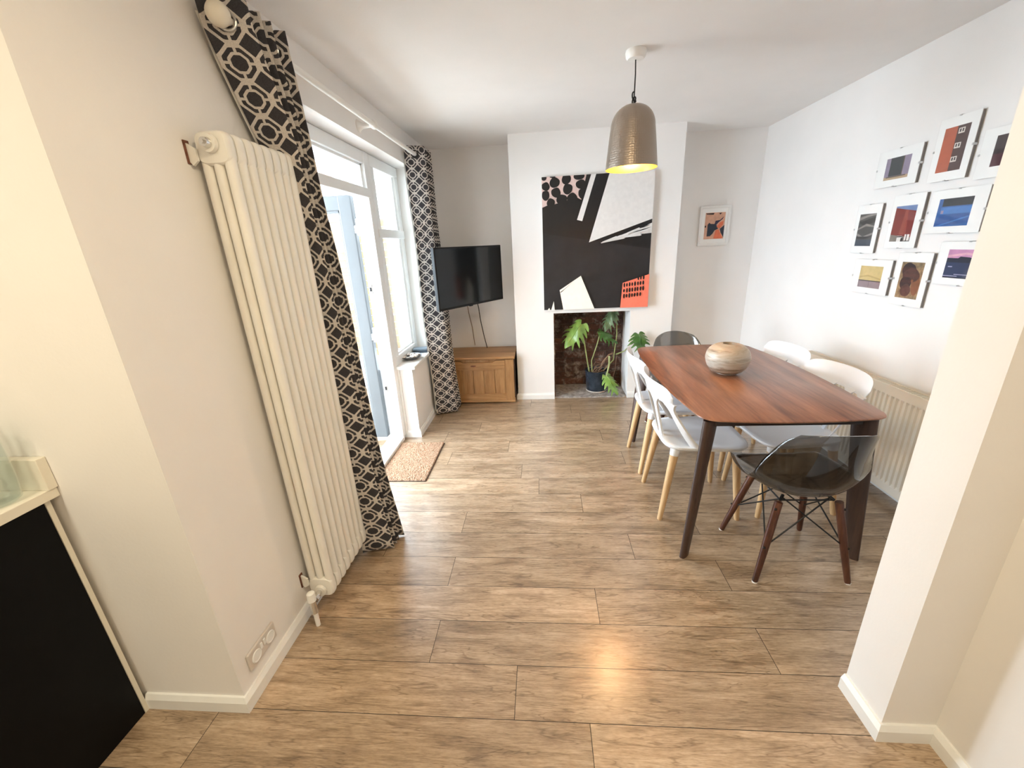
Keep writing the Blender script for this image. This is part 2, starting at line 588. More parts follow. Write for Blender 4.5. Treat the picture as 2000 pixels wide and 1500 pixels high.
        bm.to_mesh(me)
        bm.free()
        for mt in mats:
            me.materials.append(mt)
        o = bpy.data.objects.new(name, me)
        o.location = off
        C.objects.link(o)
        if parent is not None:
            o.parent = parent
        if solid:
            md = o.modifiers.new('thickness', 'SOLIDIFY')
            md.thickness = solid
            md.offset = 0
        return o


def thing(name, label, cat, loc=(0, 0, 0), rz=0.0, group=None):
    o = bpy.data.objects.new(name, None)
    o.empty_display_size = 0.05
    o.location = loc
    o.rotation_euler = (0, 0, rz)
    C.objects.link(o)
    tag(o, label, cat, group)
    return o


def tag(o, label, cat, group=None):
    o['label'] = label
    o['category'] = cat
    if group:
        o['group'] = group
    return o


def struct(o):
    o['kind'] = 'structure'
    return o


def dup(root, loc, rz, label, group=None):
    r = root.copy()
    C.objects.link(r)
    r.location = loc
    r.rotation_euler = (0, 0, rz)
    r['label'] = label
    if group:
        r['group'] = group
    for ch in list(root.children):
        c = ch.copy()
        C.objects.link(c)
        c.parent = r
        for g in ch.children:
            d = g.copy()
            C.objects.link(d)
            d.parent = c
    return r


def superell(a, b, n, cnt, cx=0, cy=0):
    out = []
    for k in range(cnt):
        t = 2 * math.pi * k / cnt
        c, s = math.cos(t), math.sin(t)
        out.append((cx + a * math.copysign(abs(c) ** (2 / n), c), cy + b * math.copysign(abs(s) ** (2 / n), s)))
    return out


# ------------------------------------------------------------------ room shell
H = 2.4
XL, XR = -1.065, 2.03       # inner faces of the side walls
YB, YC = 4.30, 3.937        # alcove back wall, chimney breast front
YP = 0.925                  # kitchen-side face of the piers
XK = 1.165                  # kitchen right wall


def build_floor():
    mb = MB()
    col = mb.bm.loops.layers.color.new('plank')
    y0, w, ln, g = 0.925 - 0.187 * 20, 0.187, 1.289, 0.0011
    known = {20: -0.125, 21: -0.465, 22: 0.208, 23: -0.475, 24: 0.43, 25: -0.48, 26: 0.21, 19: 0.125}
    rr = random.Random(3)
    for r in range(0, 38):
        ya, yb = y0 + r * w, y0 + (r + 1) * w
        ya, yb = max(ya, -2.5), min(yb, YB)
        if yb - ya < 0.01:
            continue
        xa = known.get(r, rr.uniform(0, ln))
        while xa > -2.7:
            xa -= ln
        while xa < 2.1:
            c = (rr.random(), rr.random(), rr.random(), 1)
            a, b = max(xa, -2.7), min(xa + ln, 2.1)
            if b - a > 0.01:
                f = mb.quad([(a + g, ya + g, 0), (b - g, ya + g, 0), (b - g, yb - g, 0), (a + g, yb - g, 0)])
                for lp in f.loops:
                    lp[col] = c
            xa += ln
    mb.mi = 1
    mb.box(-2.75, 2.15, -2.6, YB + 0.1, -0.08, -0.0008)
    return struct(mb.build('floor', [M['floor'], M['seam']], keep_origin=True))


build_floor()
struct(MB().box(-2.75, 2.3, -2.6, 4.5, H, H + 0.1).build('ceiling', M['ceil'], keep_origin=True))

DY0, DY1, DY2 = 2.05, 3.085, 3.68    # door opening start, low wall start, reveal end
ZL = 2.155
w = MB()
XO = XL - 0.27
w.box(XO, XL, YP, DY0, 0, H)
w.box(XO, XL, DY0, DY2, ZL, H)
w.box(XO, XL, DY1, DY2, 0, 0.60)
w.box(XO, XL, DY2, YB + 0.2, 0, H)
struct(w.build('wall_left', M['wall'], keep_origin=True))

FX0, FX1, FZ = 0.10, 0.825, 0.872    # fireplace opening
w = MB()
w.box(XL, -0.27, YB, YB + 0.2, 0, H)
w.box(1.21, XR + 0.2, YB, YB + 0.2, 0, H)
w.box(-0.27, FX0, YC, YB + 0.2, 0, H)
w.box(FX1, 1.21, YC, YB + 0.2, 0, H)
w.box(FX0, FX1, YC, YB + 0.2, FZ, H)
struct(w.build('wall_back', M['wall'], keep_origin=True))

# fireplace lining: brick back and left cheek, ragged plaster on the right cheek
fp = MB()
fp.box(FX0 + 0.001, FX1 - 0.001, 4.34, 4.42, 0, FZ)
fp.box(FX0, FX0 + 0.012, YC + 0.02, 4.34, 0, FZ)
fp.box(FX1 - 0.006, FX1, 4.27, 4.34, 0, FZ)
fp.box(FX0, FX1, YC + 0.06, 4.34, FZ - 0.012, FZ)
struct(fp.build('trim_1', M['brick'], keep_origin=True))
hh = MB()
rr = random.Random(5)


def hearth(u, v):
    x = FX0 + 0.005 + (FX1 - FX0 - 0.01) * u
    y = YC + 0.004 + (4.34 - YC) * v
    if v == 0:
        y += rr.uniform(-0.004, 0.01)
    return Vector((x, y, 0.012 + 0.004 * math.sin(x * 23) * math.sin(y * 31)))


rows = hh.grid(hearth, 30, 14)
ring = [v for v in rows[0]]
for a, b in zip(ring, ring[1:]):
    hh.quad([a.co, b.co, (b.co.x, b.co.y, 0), (a.co.x, a.co.y, 0)])
struct(hh.build('trim_2', M['concrete'], keep_origin=True, smooth=True))

w = MB()
w.box(XR, XR + 0.2, 1.077, YB + 0.2, 0, H)
struct(w.build('wall_right', M['wall'], keep_origin=True))
w = MB()
w.box(1.01, XR + 0.2, YP, 1.077, 0, H)
struct(w.build('wall_right_pier', M['wall'], keep_origin=True))
w = MB()
w.box(XK, XK + 0.2, -2.6, YP, 0, H)
struct(w.build('wall_right_kitchen', M['wall'], keep_origin=True))
w = MB()
w.box(-2.7, XO, YP, YP + 0.14, 0, H)
struct(w.build('wall_left_kitchen_end', M['wall'], keep_origin=True))
w = MB()
w.box(-2.75, -2.68, -2.6, YP + 0.1, 0, H)
struct(w.build('wall_left_kitchen', M['wall'], keep_origin=True))
w = MB()
w.box(-2.75, XK + 0.2, -2.6, -2.5, 0, H)
struct(w.build('wall_front', M['wall'], keep_origin=True))


def skirt(name, path, h=0.062, t=0.016):
    """mitred skirting along a wall line; the room lies to the left of the direction of travel"""
    mb = MB()
    prof = [(0, 0), (t, 0), (t, h * 0.72), (t * 0.45, h), (0, h)]
    n = len(path)
    nrm = []
    for (x0, y0), (x1, y1) in zip(path, path[1:]):
        l_ = math.hypot(x1 - x0, y1 - y0)
        nrm.append((-(y1 - y0) / l_, (x1 - x0) / l_))
    rs = []
    for i, (x, y) in enumerate(path):
        p_, q_ = nrm[max(0, i - 1)], nrm[min(n - 2, i)]
        mx, my = (p_[0] + q_[0], p_[1] + q_[1]) if 0 < i < n - 1 else q_ if i == 0 else p_
        rs.append([(x + mx * d, y + my * d, z) for d, z in prof])
    mb.rings(rs)
    return struct(mb.build(name, M['gloss'], keep_origin=True))


skirt('baseboard_left', [(XL, DY0), (XL, YP), (-1.43, YP)])
skirt('baseboard_back', [(FX0, YC), (-0.27, YC), (-0.27, YB), (XL, YB), (XL, DY1), (-1.20, DY1)])
skirt('baseboard_right', [(XR, 1.077), (XR, YB), (1.21, YB), (1.21, YC), (FX1, YC)])
skirt('baseboard_right_pier', [(XK, -2.5), (XK, YP), (1.01, YP), (1.01, 1.077)])

# ------------------------------------------------------------------ garden door and window
XF = -1.185     # room face of the frames


def bar(mb, y0, y1, z0, z1, d0=0.0, d1=0.065, bev=0.005):
    mb.box(XF - d1, XF - d0, y0, y1, z0, z1, bev)


wf = MB()
bar(wf, DY0, 3.06, 2.075, 2.152)                # head
bar(wf, DY0 - 0.001, DY0 + 0.085, 0.03, 2.1535, -0.002)         # near jamb
bar(wf, 3.005, 3.09, 0.03, 2.1535, -0.003, 0.10)     # door post
bar(wf, DY0 + 0.002, 3.03, 1.862, 1.922, -0.008, 0.06)       # transom over the door
bar(wf, DY0 + 0.002, 3.03, 0.0, 0.035, -0.005, 0.12)   # threshold
# inner beads
wf.box(XF - 0.05, XF - 0.02, 2.985, 3.01, 1.92, 2.08, 0.003)
wf.box(XF - 0.05, XF - 0.02, DY0, 3.01, 2.06, 2.08, 0.003)
door_frame = struct(wf.build('door_1', M['upvc'], keep_origin=True))
gl = MB().box(XF - 0.04, XF - 0.034, DY0 + 0.08, 3.01, 1.92, 2.08).build('glass_pane', M['glass'], door_frame)
for z in (1.245, 0.47):
    k = MB().box(XF - 0.092, XF - 0.070, 2.999, 3.006, z - 0.05, z + 0.05, 0.002)
    k.mi = 1
    k.box(XF - 0.088, XF - 0.074, 2.996, 3.0, z - 0.015, z + 0.015)
    k.build('strike_plate', [M['silver'], M['black']], door_frame)

wf = MB()
bar(wf, 3.094, 3.172, 0.60, 2.152)
bar(wf, 3.61, DY2, 0.602, 2.151, 0.001)
bar(wf, 3.10, DY2 - 0.002, 1.603, 1.668, -0.006, 0.06)
bar(wf, 3.10, DY2 - 0.002, 0.603, 0.70, -0.002, 0.06)
bar(wf, 3.10, DY2 - 0.002, 2.075, 2.150, -0.003, 0.06)
wf.box(XF - 0.05, XF - 0.018, 3.585, 3.615, 0.68, 2.08, 0.003)
wf.box(XF - 0.05, XF - 0.018, 3.165, 3.615, 0.69, 0.712, 0.003)
win_frame = struct(wf.build('window_1', M['upvc'], keep_origin=True))
MB().box(XF - 0.04, XF - 0.034, 3.16, 3.62, 0.69, 1.61).build('glass_pane', M['glass'], win_frame)
MB().box(XF - 0.04, XF - 0.034, 3.16, 3.62, 1.66, 2.08).build('glass_pane', M['glass'], win_frame)
# white strip cladding between frame and low-wall end
struct(MB().box(XF - 0.05, XF + 0.02, 3.066, DY1 + 0.004, 0.0, 0.60, 0.004).build('trim_3', M['gloss'], keep_origin=True))
sl = MB().box(XF - 0.02, XL + 0.035, DY1 - 0.03, DY2 + 0.0, 0.60, 0.628, 0.008, 3)
struct(sl.build('trim_4', M['gloss'], keep_origin=True))

# the door leaf stands open, square to the wall
LY = 3.045
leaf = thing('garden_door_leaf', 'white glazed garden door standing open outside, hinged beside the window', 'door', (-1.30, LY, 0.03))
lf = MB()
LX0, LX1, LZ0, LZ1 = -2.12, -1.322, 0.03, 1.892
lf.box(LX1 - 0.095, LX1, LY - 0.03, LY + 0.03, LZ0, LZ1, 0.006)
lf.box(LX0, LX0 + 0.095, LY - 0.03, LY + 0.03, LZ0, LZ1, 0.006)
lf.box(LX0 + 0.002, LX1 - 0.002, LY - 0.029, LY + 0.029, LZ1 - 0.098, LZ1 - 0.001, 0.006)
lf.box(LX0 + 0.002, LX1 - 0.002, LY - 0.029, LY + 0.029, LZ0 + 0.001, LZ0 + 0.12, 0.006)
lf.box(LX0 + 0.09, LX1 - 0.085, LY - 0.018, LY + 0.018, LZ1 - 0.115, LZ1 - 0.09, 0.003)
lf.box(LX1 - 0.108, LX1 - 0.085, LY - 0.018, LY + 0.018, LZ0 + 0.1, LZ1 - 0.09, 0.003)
lf.build('frame', M['shaded_upvc'], leaf)
MB().box(LX0 + 0.08, LX1 - 0.08, LY - 0.004, LY + 0.004, LZ0 + 0.1, LZ1 - 0.09).build('glass_pane', M['glass'], leaf)
for z in (1.68, 0.90):
    hg = MB()
    hg.tube([(-1.302, LY - 0.02, z - 0.055), (-1.302, LY - 0.02, z + 0.055)], 0.011, 10)
    hg.box(-1.325, -1.285, LY - 0.03, LY - 0.016, z - 0.04, z + 0.01, 0.003)
    hg.build('hinge', M['upvc'], leaf, smooth=True)
hd = MB()
hd.box(LX0 + 0.03, LX0 + 0.065, LY - 0.042, LY - 0.03, 0.9, 1.12, 0.004)
hd.tube([(LX0 + 0.048, LY - 0.035, 1.02), (LX0 + 0.048, LY - 0.075, 1.02), (LX0 + 0.16, LY - 0.08, 1.02)], 0.009, 8)
hd.build('handle', M['silver'], leaf, smooth=True)

# ------------------------------------------------------------------ outside
struct(MB().box(-9, XO - 0.0, 0.5, 11, -0.25, -0.15).build('ground_patio', M['patio'], keep_origin=True))
fb = MB()
for k in range(19):
    z = -0.14 + k * 0.112
    fb.box(-7.5, -1.35, 6.5 + (k % 2) * 0.004, 6.52 + (k % 2) * 0.004, z, z + 0.108, 0.004)
fo = tag(fb.build('garden_fence', M['fence']), 'orange timber board fence at the end of the garden, seen through the door glass', 'fence')
struct(MB().box(-1.62, XO, 4.42, 4.75, -0.15, 2.9).build('wall_outside_return', M['pebble'], keep_origin=True))
nh = thing('neighbouring_house', 'pale neighbouring house with a tiled roof beyond the garden', 'house', (-7, 13, -0.15))
MB().box(-12, -4.2, 12, 16, -0.15, 3.4).build('wall', M['patio'], nh)
MB().prism([(11.6, 3.4), (16.4, 3.4), (14, 5.2)], 'x', -12.3, -3.9).build('roof', M['tile'], nh)
MB().tube([(-12.3, 11.55, 3.38), (-3.9, 11.55, 3.38)], 0.07, 8).build('gutter', M['upvc'], nh, smooth=True)
op = thing('outdoor_flower_pot', 'dark pot of pink flowers standing outside beyond the open door', 'plant', (-1.50, 3.62, -0.15))
MB().lathe([(0.001, 0.0), (0.08, 0.0), (0.105, 0.2), (0.11, 0.2), (0.10, 0.17), (0.001, 0.17)], 20, (-1.50, 3.62, -0.15)).build('pot', M['black'], op, smooth=True)
ff = MB()
rr = random.Random(11)
for k in range(26):
    a, r = rr.uniform(0, 6.28), rr.uniform(0, 0.09)
    ff.sphere((-1.50 + r * math.cos(a), 3.62 + r * math.sin(a), 0.1 + rr.uniform(0, 0.22)), rr.uniform(0.012, 0.026), 8, 5, (1, 1, 0.6))
ff.build('blossom', M['pink'], op, smooth=True)
ff = MB()
for k in range(18):
    a = rr.uniform(0, 6.28)
    ff.tube([(-1.50, 3.62, 0.02), (-1.50 + 0.05 * math.cos(a), 3.62 + 0.05 * math.sin(a), 0.12), (-1.50 + 0.10 * math.cos(a), 3.62 + 0.10 * math.sin(a), 0.22)], 0.004, 5)
ff.build('stem', M['stem'], op, smooth=True)

# ------------------------------------------------------------------ curtains and pole
XP, ZP = -0.97, 2.214
pole = thing('curtain_pole', 'white curtain pole above the garden door and window', 'curtain pole', (XP, 2.7, ZP))
MB().tube([(XP, 1.50, ZP), (XP, 3.79, ZP)], 0.014, 16).build('rod', M['polew'], pole, smooth=True)
fn_ = MB()
fn_.sphere((XP, 1.478, ZP), 0.034, 20, 14)
fn_.tube([(XP, 1.515, ZP), (XP, 1.495, ZP)], [0.017, 0.024], 16)
fn_.build('finial', M['finial'], pole, smooth=True)
fn_ = MB()
fn_.sphere((XP, 3.815, ZP), 0.034, 20, 14)
fn_.build('finial', M['finial'], pole, smooth=True)
bk = MB()


def bracket(y):
    b = MB()
    b.tube([(XL, y, ZP), (XL + 0.006, y, ZP), (XL + 0.010, y, ZP), (XL + 0.03, y, ZP), (XL + 0.075, y, ZP)], [0.034, 0.034, 0.027, 0.016, 0.013], 16)
    b.tube([(XP, y - 0.022, ZP), (XP, y - 0.012, ZP), (XP, y + 0.012, ZP), (XP, y + 0.022, ZP)], [0.017, 0.023, 0.023, 0.017], 16)
    return b.build('bracket', M['polew'], pole, smooth=True)


bracket(2.70)


def lerp(a, b, t):
    return a + (b - a) * t


def pw(tab, z):
    for (z0, v0), (z1, v1) in zip(tab, tab[1:]):
        if z >= z1:
            return lerp(v1, v0, (z - z1) / (z0 - z1)) if z0 != z1 else v0
    return tab[-1][1]


def curtain(label, y0t, y1t, xbt, xft, nf, ztop, zbot, first, period, seed, parity=0):
    """zig-zag eyelet curtain; tables give near/far y and back/front x by height"""
    root = thing('curtain', label, 'curtain', (XP, (y0t[0][1] + y1t[0][1]) / 2, 0), 0, 'patterned eyelet curtains')
    mb = MB()
    rr = random.Random(seed)
    nu, nv = nf * 14, 60
    ph = [rr.uniform(-0.12, 0.12) for _ in range(nf + 1)]
    am = [rr.uniform(0.82, 1.0) for _ in range(nf + 1)]

    def plan(u, z):
        k = u * nf
        i = min(int(k), nf - 1)
        f = k - i
        # pleat positions: the first panel is broad
        y0, y1 = pw(y0t, z), pw(y1t, z)
        xb, xf = pw(xbt, z), pw(xft, z)
        pos = [0.0]
        for q in range(nf):
            pos.append(pos[-1] + (first if q == 0 else 1.0 + ph[q]))
        ys = [y0 + (y1 - y0) * p_ / pos[-1] for p_ in pos]

        def X(q):
            a = am[q]
            mid = (xb + xf) / 2
            s_ = -1 if (q + parity) % 2 == 0 else 1
            if q == 0:
                a = 1.0
            return mid + s_ * a * (xf - xb) / 2
        g = f * f * (3 - 2 * f)
        e = lerp(f, g, 0.75)
        x = lerp(X(i), X(i + 1), e)
        y = lerp(ys[i], ys[i + 1], f)
        wob = 0.006 * math.sin(z * 5 + u * 21) * min(1, (ztop - z) * 2)
        return x + wob, y + wob * 0.5
    # arc length at mid height for the pattern
    arc = [0.0]
    zm = lerp(zbot, ztop, 0.75)
    pp = plan(0, zm)
    for i in range(1, nu + 1):
        q = plan(i / nu, zm)
        arc.append(arc[-1] + math.hypot(q[0] - pp[0], q[1] - pp[1]))
        pp = q

    def fn(u, v):
        z = lerp(zbot, ztop, v)
        if v == 0:
            z += 0.006 * math.sin(u * 17)
        x, y = plan(u, z)
        return Vector((x, y, z))
    mb.grid(fn, nu, nv, lambda u, v: (arc[int(round(u * nu))] / period, lerp(zbot, ztop, v) / period))
    o = mb.build('drape', M['curtain'], root, smooth=True, angle=80, solid=0.003)
    # lining hangs a centimetre behind, seen at the edges
    lb = MB()

    def fl(u, v):
        z = lerp(zbot + 0.03, ztop - 0.04, v)
        x, y = plan(u, z)
        return Vector((max(x - 0.012, XL + 0.006), y + 0.004, z))
    lb.grid(fl, nu, 20)
    lb.build('lining', M['lining'], root, smooth=True, angle=80)
    # eyelet rings where the pole passes through each panel
    for i in range(nf):
        u = (i + 0.5) / nf
        x, y = plan(u, ZP)
        x2, y2 = plan(u + 0.01, ZP)
        n = Vector((-(y2 - y), (x2 - x), 0)).normalized()
        a = Vector((n.y, -n.x, 0))
        pts = [Vector((x, y, ZP)) + (a * math.cos(k * math.pi / 8) + Vector((0, 0, 1)) * math.sin(k * math.pi / 8)) * 0.026 for k in range(17)]
        eb = MB()
        eb.tube(pts, 0.005, 8, cap=False)
        eb.build('eyelet', M['blackrod'] if first > 2.2 else M['silver'], root, smooth=True)
    return root


curtain('near charcoal and beige patterned curtain hanging behind the tall cream radiator',
        [(2.3, 1.475), (2.2, 1.485), (1.9, 1.64), (1.5, 1.70), (0.0, 1.68)],
        [(2.3, 1.74), (2.2, 1.745), (1.9, 1.79), (1.5, 1.83), (1.0, 1.845), (0.0, 1.83)],
        [(2.3, -1.035), (1.9, -1.03), (0.0, -0.97)],
        [(2.3, -0.905), (1.0, -0.89), (0.0, -0.80)], 7, 2.272, 0.012, 2.0, 0.090, 4, 0)
curtain('far charcoal and white patterned curtain hanging between the window and the television',
        [(2.3, 3.475), (1.0, 3.50), (0.0, 3.53)],
        [(2.3, 3.78), (1.3, 3.79), (0.0, 3.80)],
        [(2.3, -1.04), (0.0, -1.03)],
        [(2.3, -0.895), (1.0, -0.875), (0.0, -0.835)], 7, 2.272, 0.012, 2.3, 0.088, 9, 0)

# ------------------------------------------------------------------ tall column radiator
tr = thing('column_radiator', 'tall cream column radiator on the left wall beside the near curtain', 'radiator', (-0.99, 1.50, 0.0))
XC = (-1.0268, -0.990, -0.9532)
RZ0, RZ1 = 0.085, 1.872
for i in range(8):
    y = 1.352 + i * 0.0462
    sb = MB()
    for xc in XC:
        sb.rings([[(x_, y_, z) for x_, y_ in superell(0.0163, 0.0182, 2.0, 18, xc, y)] for z in (RZ0 + 0.03, RZ1 - 0.03)])
    for z0, z1, sgn in ((RZ0, RZ0 + 0.095, -1), (RZ1 - 0.095, RZ1, 1)):
        cc = []
        zc, hz = (z0 + z1) / 2, (z1 - z0) / 2
        for dy in (-0.0200, -0.0172, -0.012, -0.006, 0.006, 0.012, 0.0172, 0.0200):
            e_ = abs(dy) / 0.0200
            k = 1.0 - 0.13 * e_ ** 4
            k2 = 1.0 - 0.11 * e_ ** 3
            cc.append([(x_, y + dy, z_) for x_, z_ in superell(0.0535 * k2, hz * k, 4.5, 28, -0.990, zc)])
        sb.rings(cc)
    if i == 0:
        for z in (RZ1 - 0.037, RZ0 + 0.037):
            sb.tube([(-0.99, y - 0.022, z), (-0.99, y - 0.034, z)], [0.027, 0.025], 20)
    sb.build('section', M['rad'], tr, smooth=True)
for z in (RZ1 - 0.037, RZ0 + 0.037):
    MB().tube([(-0.99, 1.352, z), (-0.99, 1.675, z)], 0.017, 12).build('header_pipe', M['rad'], tr, smooth=True)
pl = MB()
pl.tube([(-0.99, 1.319, RZ1 - 0.037), (-0.99, 1.303, RZ1 - 0.037)], [0.016, 0.013], 16)
pl.tube([(-0.99, 1.304, RZ1 - 0.037), (-0.99, 1.297, RZ1 - 0.037)], [0.006, 0.006], 8)
pl.build('vent_plug', M['chrome'], tr, smooth=True)
for z in (RZ1 - 0.06, RZ0 + 0.09):
    b = MB()
    b.prism([(XL, z - 0.02), (XL + 0.012, z - 0.035), (-1.035, z - 0.022), (-1.035, z + 0.01), (XL, z + 0.03)], 'y', 1.352 - 0.03, 1.352 - 0.022)
    b.mi = 1
    b.box(XL + 0.0, XL + 0.004, 1.316, 1.336, z - 0.03, z + 0.035)
    b.build('wall_bracket', [M['rad'], M['rust']], tr)
vz = RZ0 + 0.037
vl = MB()
vl.tube([(-0.99, 1.325, vz), (-0.99, 1.285, vz)], [0.012, 0.012], 12)
vl.tube([(-0.99, 1.292, vz), (-0.99, 1.278, vz)], [0.017, 0.017], 6)
vl.tube([(-0.99, 1.262, vz - 0.05), (-0.99, 1.262, vz - 0.03), (-0.99, 1.262, vz + 0.02)], [0.015, 0.013, 0.013], 12)
vl.build('valve', M['chrome'], tr, smooth=True)
MB().tube([(-0.99, 1.262, vz + 0.012), (-0.99, 1.262, vz + 0.05), (-0.99, 1.262, vz + 0.054)], [0.017, 0.016, 0.010], 16).build('valve_cap', M['polew'], tr, smooth=True)
MB().tube([(-0.99, 1.262, 0.0), (-0.99, 1.262, vz - 0.045)], 0.0095, 12).build('feed_pipe', M['polew'], tr, smooth=True)

# ------------------------------------------------------------------ wall socket
so = thing('double_wall_socket', 'white double wall socket low on the left pier above the skirting', 'socket', (XL, 1.045, 0.149))
MB().box(XL, XL + 0.010, 0.972, 1.118, 0.113, 0.185, 0.004).build('plate', M['socket'], so)
for y in (1.008, 1.084):
    k = MB()
    n = 24
    pts = [(XL + 0.011, y + 0.020 * math.cos(a * 2 * math.pi / n), 0.146 + 0.020 * math.sin(a * 2 * math.pi / n)) for a in range(n + 1)]
    k.tube(pts, 0.0032, 8, cap=False)
    k.tube([(XL + 0.009, y, 0.146), (XL + 0.012, y, 0.146)], 0.018, 20)
    k.build('outlet_cover', M['gloss'], so, smooth=True)
for y in (1.037, 1.054):
    MB().box(XL + 0.009, XL + 0.0135, y - 0.005, y + 0.005, 0.147, 0.171, 0.001).build('rocker_switch', M['gloss'], so)

# ------------------------------------------------------------------ kitchen unit at the left
cb = thing('kitchen_base_cabinet', 'matt black kitchen cabinet side panel at the left edge under the worktop', 'cabinet', (-1.9, 0.4, 0))
MB().box(-2.05, -1.43, -1.0, 0.896, 0.0, 0.876, 0.002).build('carcass', M['cabinet'], cb)
MB().box(-1.52, -1.428, 0.896, 0.909, 0.0, 0.876).build('filler_strip', M['worktop'], cb)
wt = thing('worktop', 'cream worktop with a short upstand at the left edge', 'worktop', (-1.9, 0.4, 0.876))
MB().box(-2.06, -1.408, -1.0, 0.924, 0.876, 0.906, 0.002).build('slab', M['worktop'], wt)
MB().box(-2.06, -1.402, 0.900, 0.924, 0.906, 1.003, 0.0015).build('upstand', M['worktop'], wt)
MB().box(-2.06, -2.03, -1.0, 0.90, 0.906, 1.003, 0.0015).build('upstand', M['worktop'], wt)

vc = (-1.476, 0.836, 0.9045)
gv = thing('glass_planter', 'clear glass vase holding a sprig of green plant on the cream worktop', 'vase', vc)
g_ = MB()
g_.lathe([(0.001, 0.003), (0.042, 0.003), (0.050, 0.010), (0.054, 0.06), (0.056, 0.14), (0.055, 0.21), (0.052, 0.21), (0.053, 0.14), (0.051, 0.06), (0.046, 0.012), (0.001, 0.008)], 32, vc)
g_.build('vessel', M['vglass'], gv, smooth=True)
g_ = MB()
rr = random.Random(2)
for k in range(16):
    a = rr.uniform(0, 6.28)
    r = rr.uniform(0.02, 0.047)
    h0 = rr.uniform(0.14, 0.27)
    p0 = Vector((vc[0], vc[1], vc[2] + 0.08))
    p2 = Vector((vc[0] + r * math.cos(a), vc[1] + r * math.sin(a), vc[2] + h0))
    g_.tube([p0, p0.lerp(p2, 0.6) + Vector((0, 0, 0.03)), p2], [0.003, 0.004, 0.0008], 5)
g_.build('sprig', M['leaf'], gv, smooth=True)
tag(MB().sphere((-1.488, 0.826, 0.9325), 0.024, 16, 10, (1.0, 0.9, 0.72)).build('dark_stone', M['stone'], smooth=True), 'dark rounded stone lying inside the glass vase on the worktop', 'stone')

# ------------------------------------------------------------------ sill ornaments
bc = (-1.13, 3.30, 0.628)
bo = thing('trinket_dish', 'round grey dish of shells on the window sill', 'dish', bc)
MB().lathe([(0.001, 0.0), (0.045, 0.0), (0.05, 0.006), (0.092, 0.028), (0.095, 0.033), (0.088, 0.030), (0.05, 0.012), (0.001, 0.010)], 28, bc).build('bowl', M['dish'], bo, smooth=True)
rr = random.Random(8)
sh = MB()
for k in range(34):
    a, r = rr.uniform(0, 6.28), 0.07 * math.sqrt(rr.random())
    s_ = rr.uniform(0.009, 0.018)
    sh.sphere((bc[0] + r * math.cos(a), bc[1] + r * math.sin(a), bc[2] + 0.022 + (0.075 - r) * 0.32 * rr.random() + s_ * 0.3), s_, 7, 5, (rr.uniform(0.7, 1.4), rr.uniform(0.7, 1.4), 0.6))
so_ = sh.build('shells', M['shell'], bo, smooth=False)
so_['kind'] = 'stuff'
tn = thing('small_tin', 'small blue grey rectangular tin on the sill near the far curtain', 'box', (-1.118, 3.54, 0.628))
mt = Matrix.Translation((-1.118, 3.54, 0)) @ Matrix.Rotation(math.radians(12), 4, 'Z')
MB().box(-0.062, 0.062, -0.042, 0.042, 0.628, 0.652, 0.003, mat=mt).build('body', M['tin'], tn)
MB().box(-0.064, 0.064, -0.044, 0.044, 0.652, 0.667, 0.003, mat=mt).build('lid', M['tinlid'], tn)

# ------------------------------------------------------------------ door mat
dm = thing('doormat', 'tan coir doormat on the floor by the garden door', 'mat', (-1.0, 2.66, 0))
MB().box(-1.178, -0.824, 2.380, 2.955, 0.0005, 0.006, 0.002).build('backing', M['rubber'], dm)
rr = random.Random(21)
cm = MB()
cm.grid(lambda u, v: Vector((-1.175 + 0.347 * u + rr.uniform(-.002, .002), 2.383 + 0.569 * v + rr.uniform(-.002, .002), 0.0061 if u in (0, 1) or v in (0, 1) else 0.0125 + rr.uniform(-0.0028, 0.0028))), 80, 130)
cm.build('pile', M['coir'], dm)

# ------------------------------------------------------------------ television
TL, TR_, TZ0, TZ1 = Vector((-0.846, 3.31, 0)), Vector((-0.385, 4.03, 0)), 1.017, 1.518
TW = (TR_ - TL).length
ang = math.atan2(TR_.y - TL.y, TR_.x - TL.x)
TC = (TL + TR_) / 2
tv = thing('television', 'black flat screen television angled across the left alcove above the oak chest', 'television', (TC.x, TC.y, TZ0), ang)
hw, hz = TW / 2, TZ1 - TZ0
b = MB()
b.box(-hw, hw, 0.0, 0.035, 0, hz, 0.004)
b.box(-hw * 0.7, hw * 0.7, 0.035, 0.06, 0.06, hz * 0.7, 0.008)
b.box(-0.06, -0.02, -0.004, 0.01, -0.006, 0.012, 0.002)
b.build('housing', M['black'], tv, local=True)
MB().box(-hw + 0.012, hw - 0.012, -0.0015, 0.004, 0.020, hz - 0.012).build('screen', M['screen'], tv, local=True)
b = MB()
b.box(-0.1, 0.1, 0.06, 0.07, 0.1, 0.3, 0.003)
b.box(-0.02, 0.02, 0.07, 0.36, 0.19, 0.225, 0.004)
b.build('mount_arm', M['black'], tv, local=True)
wp = MB()
wp.box(-0.97, -0.85, YB - 0.02, YB, 1.12, 1.34, 0.003)
wp.box(-0.90, -0.86, 3.93, YB - 0.01, 1.21, 1.245, 0.004)
wp.build('wall_plate', M['black'], tv)
cbm = MB()
cbm.tube([(-0.60, 3.75, 1.03), (-0.615, 3.9, 0.96), (-0.635, 4.10, 0.80), (-0.62, 4.17, 0.62), (-0.60, 4.2, 0.491)], 0.004, 8)
tag(cbm.build('power_cord', M['cord'], smooth=True), 'black television cord hanging down to the oak chest', 'cord')
cbm = MB()
cbm.tube([(-0.80, 4.295, 1.0), (-0.785, 4.295, 0.85), (-0.76, 4.295, 0.7), (-0.745, 4.295, 0.5)], 0.003, 6)
tag(cbm.build('aerial_cable', M['root'], smooth=True), 'thin brown cable running down the alcove wall left of the black cord', 'cord')

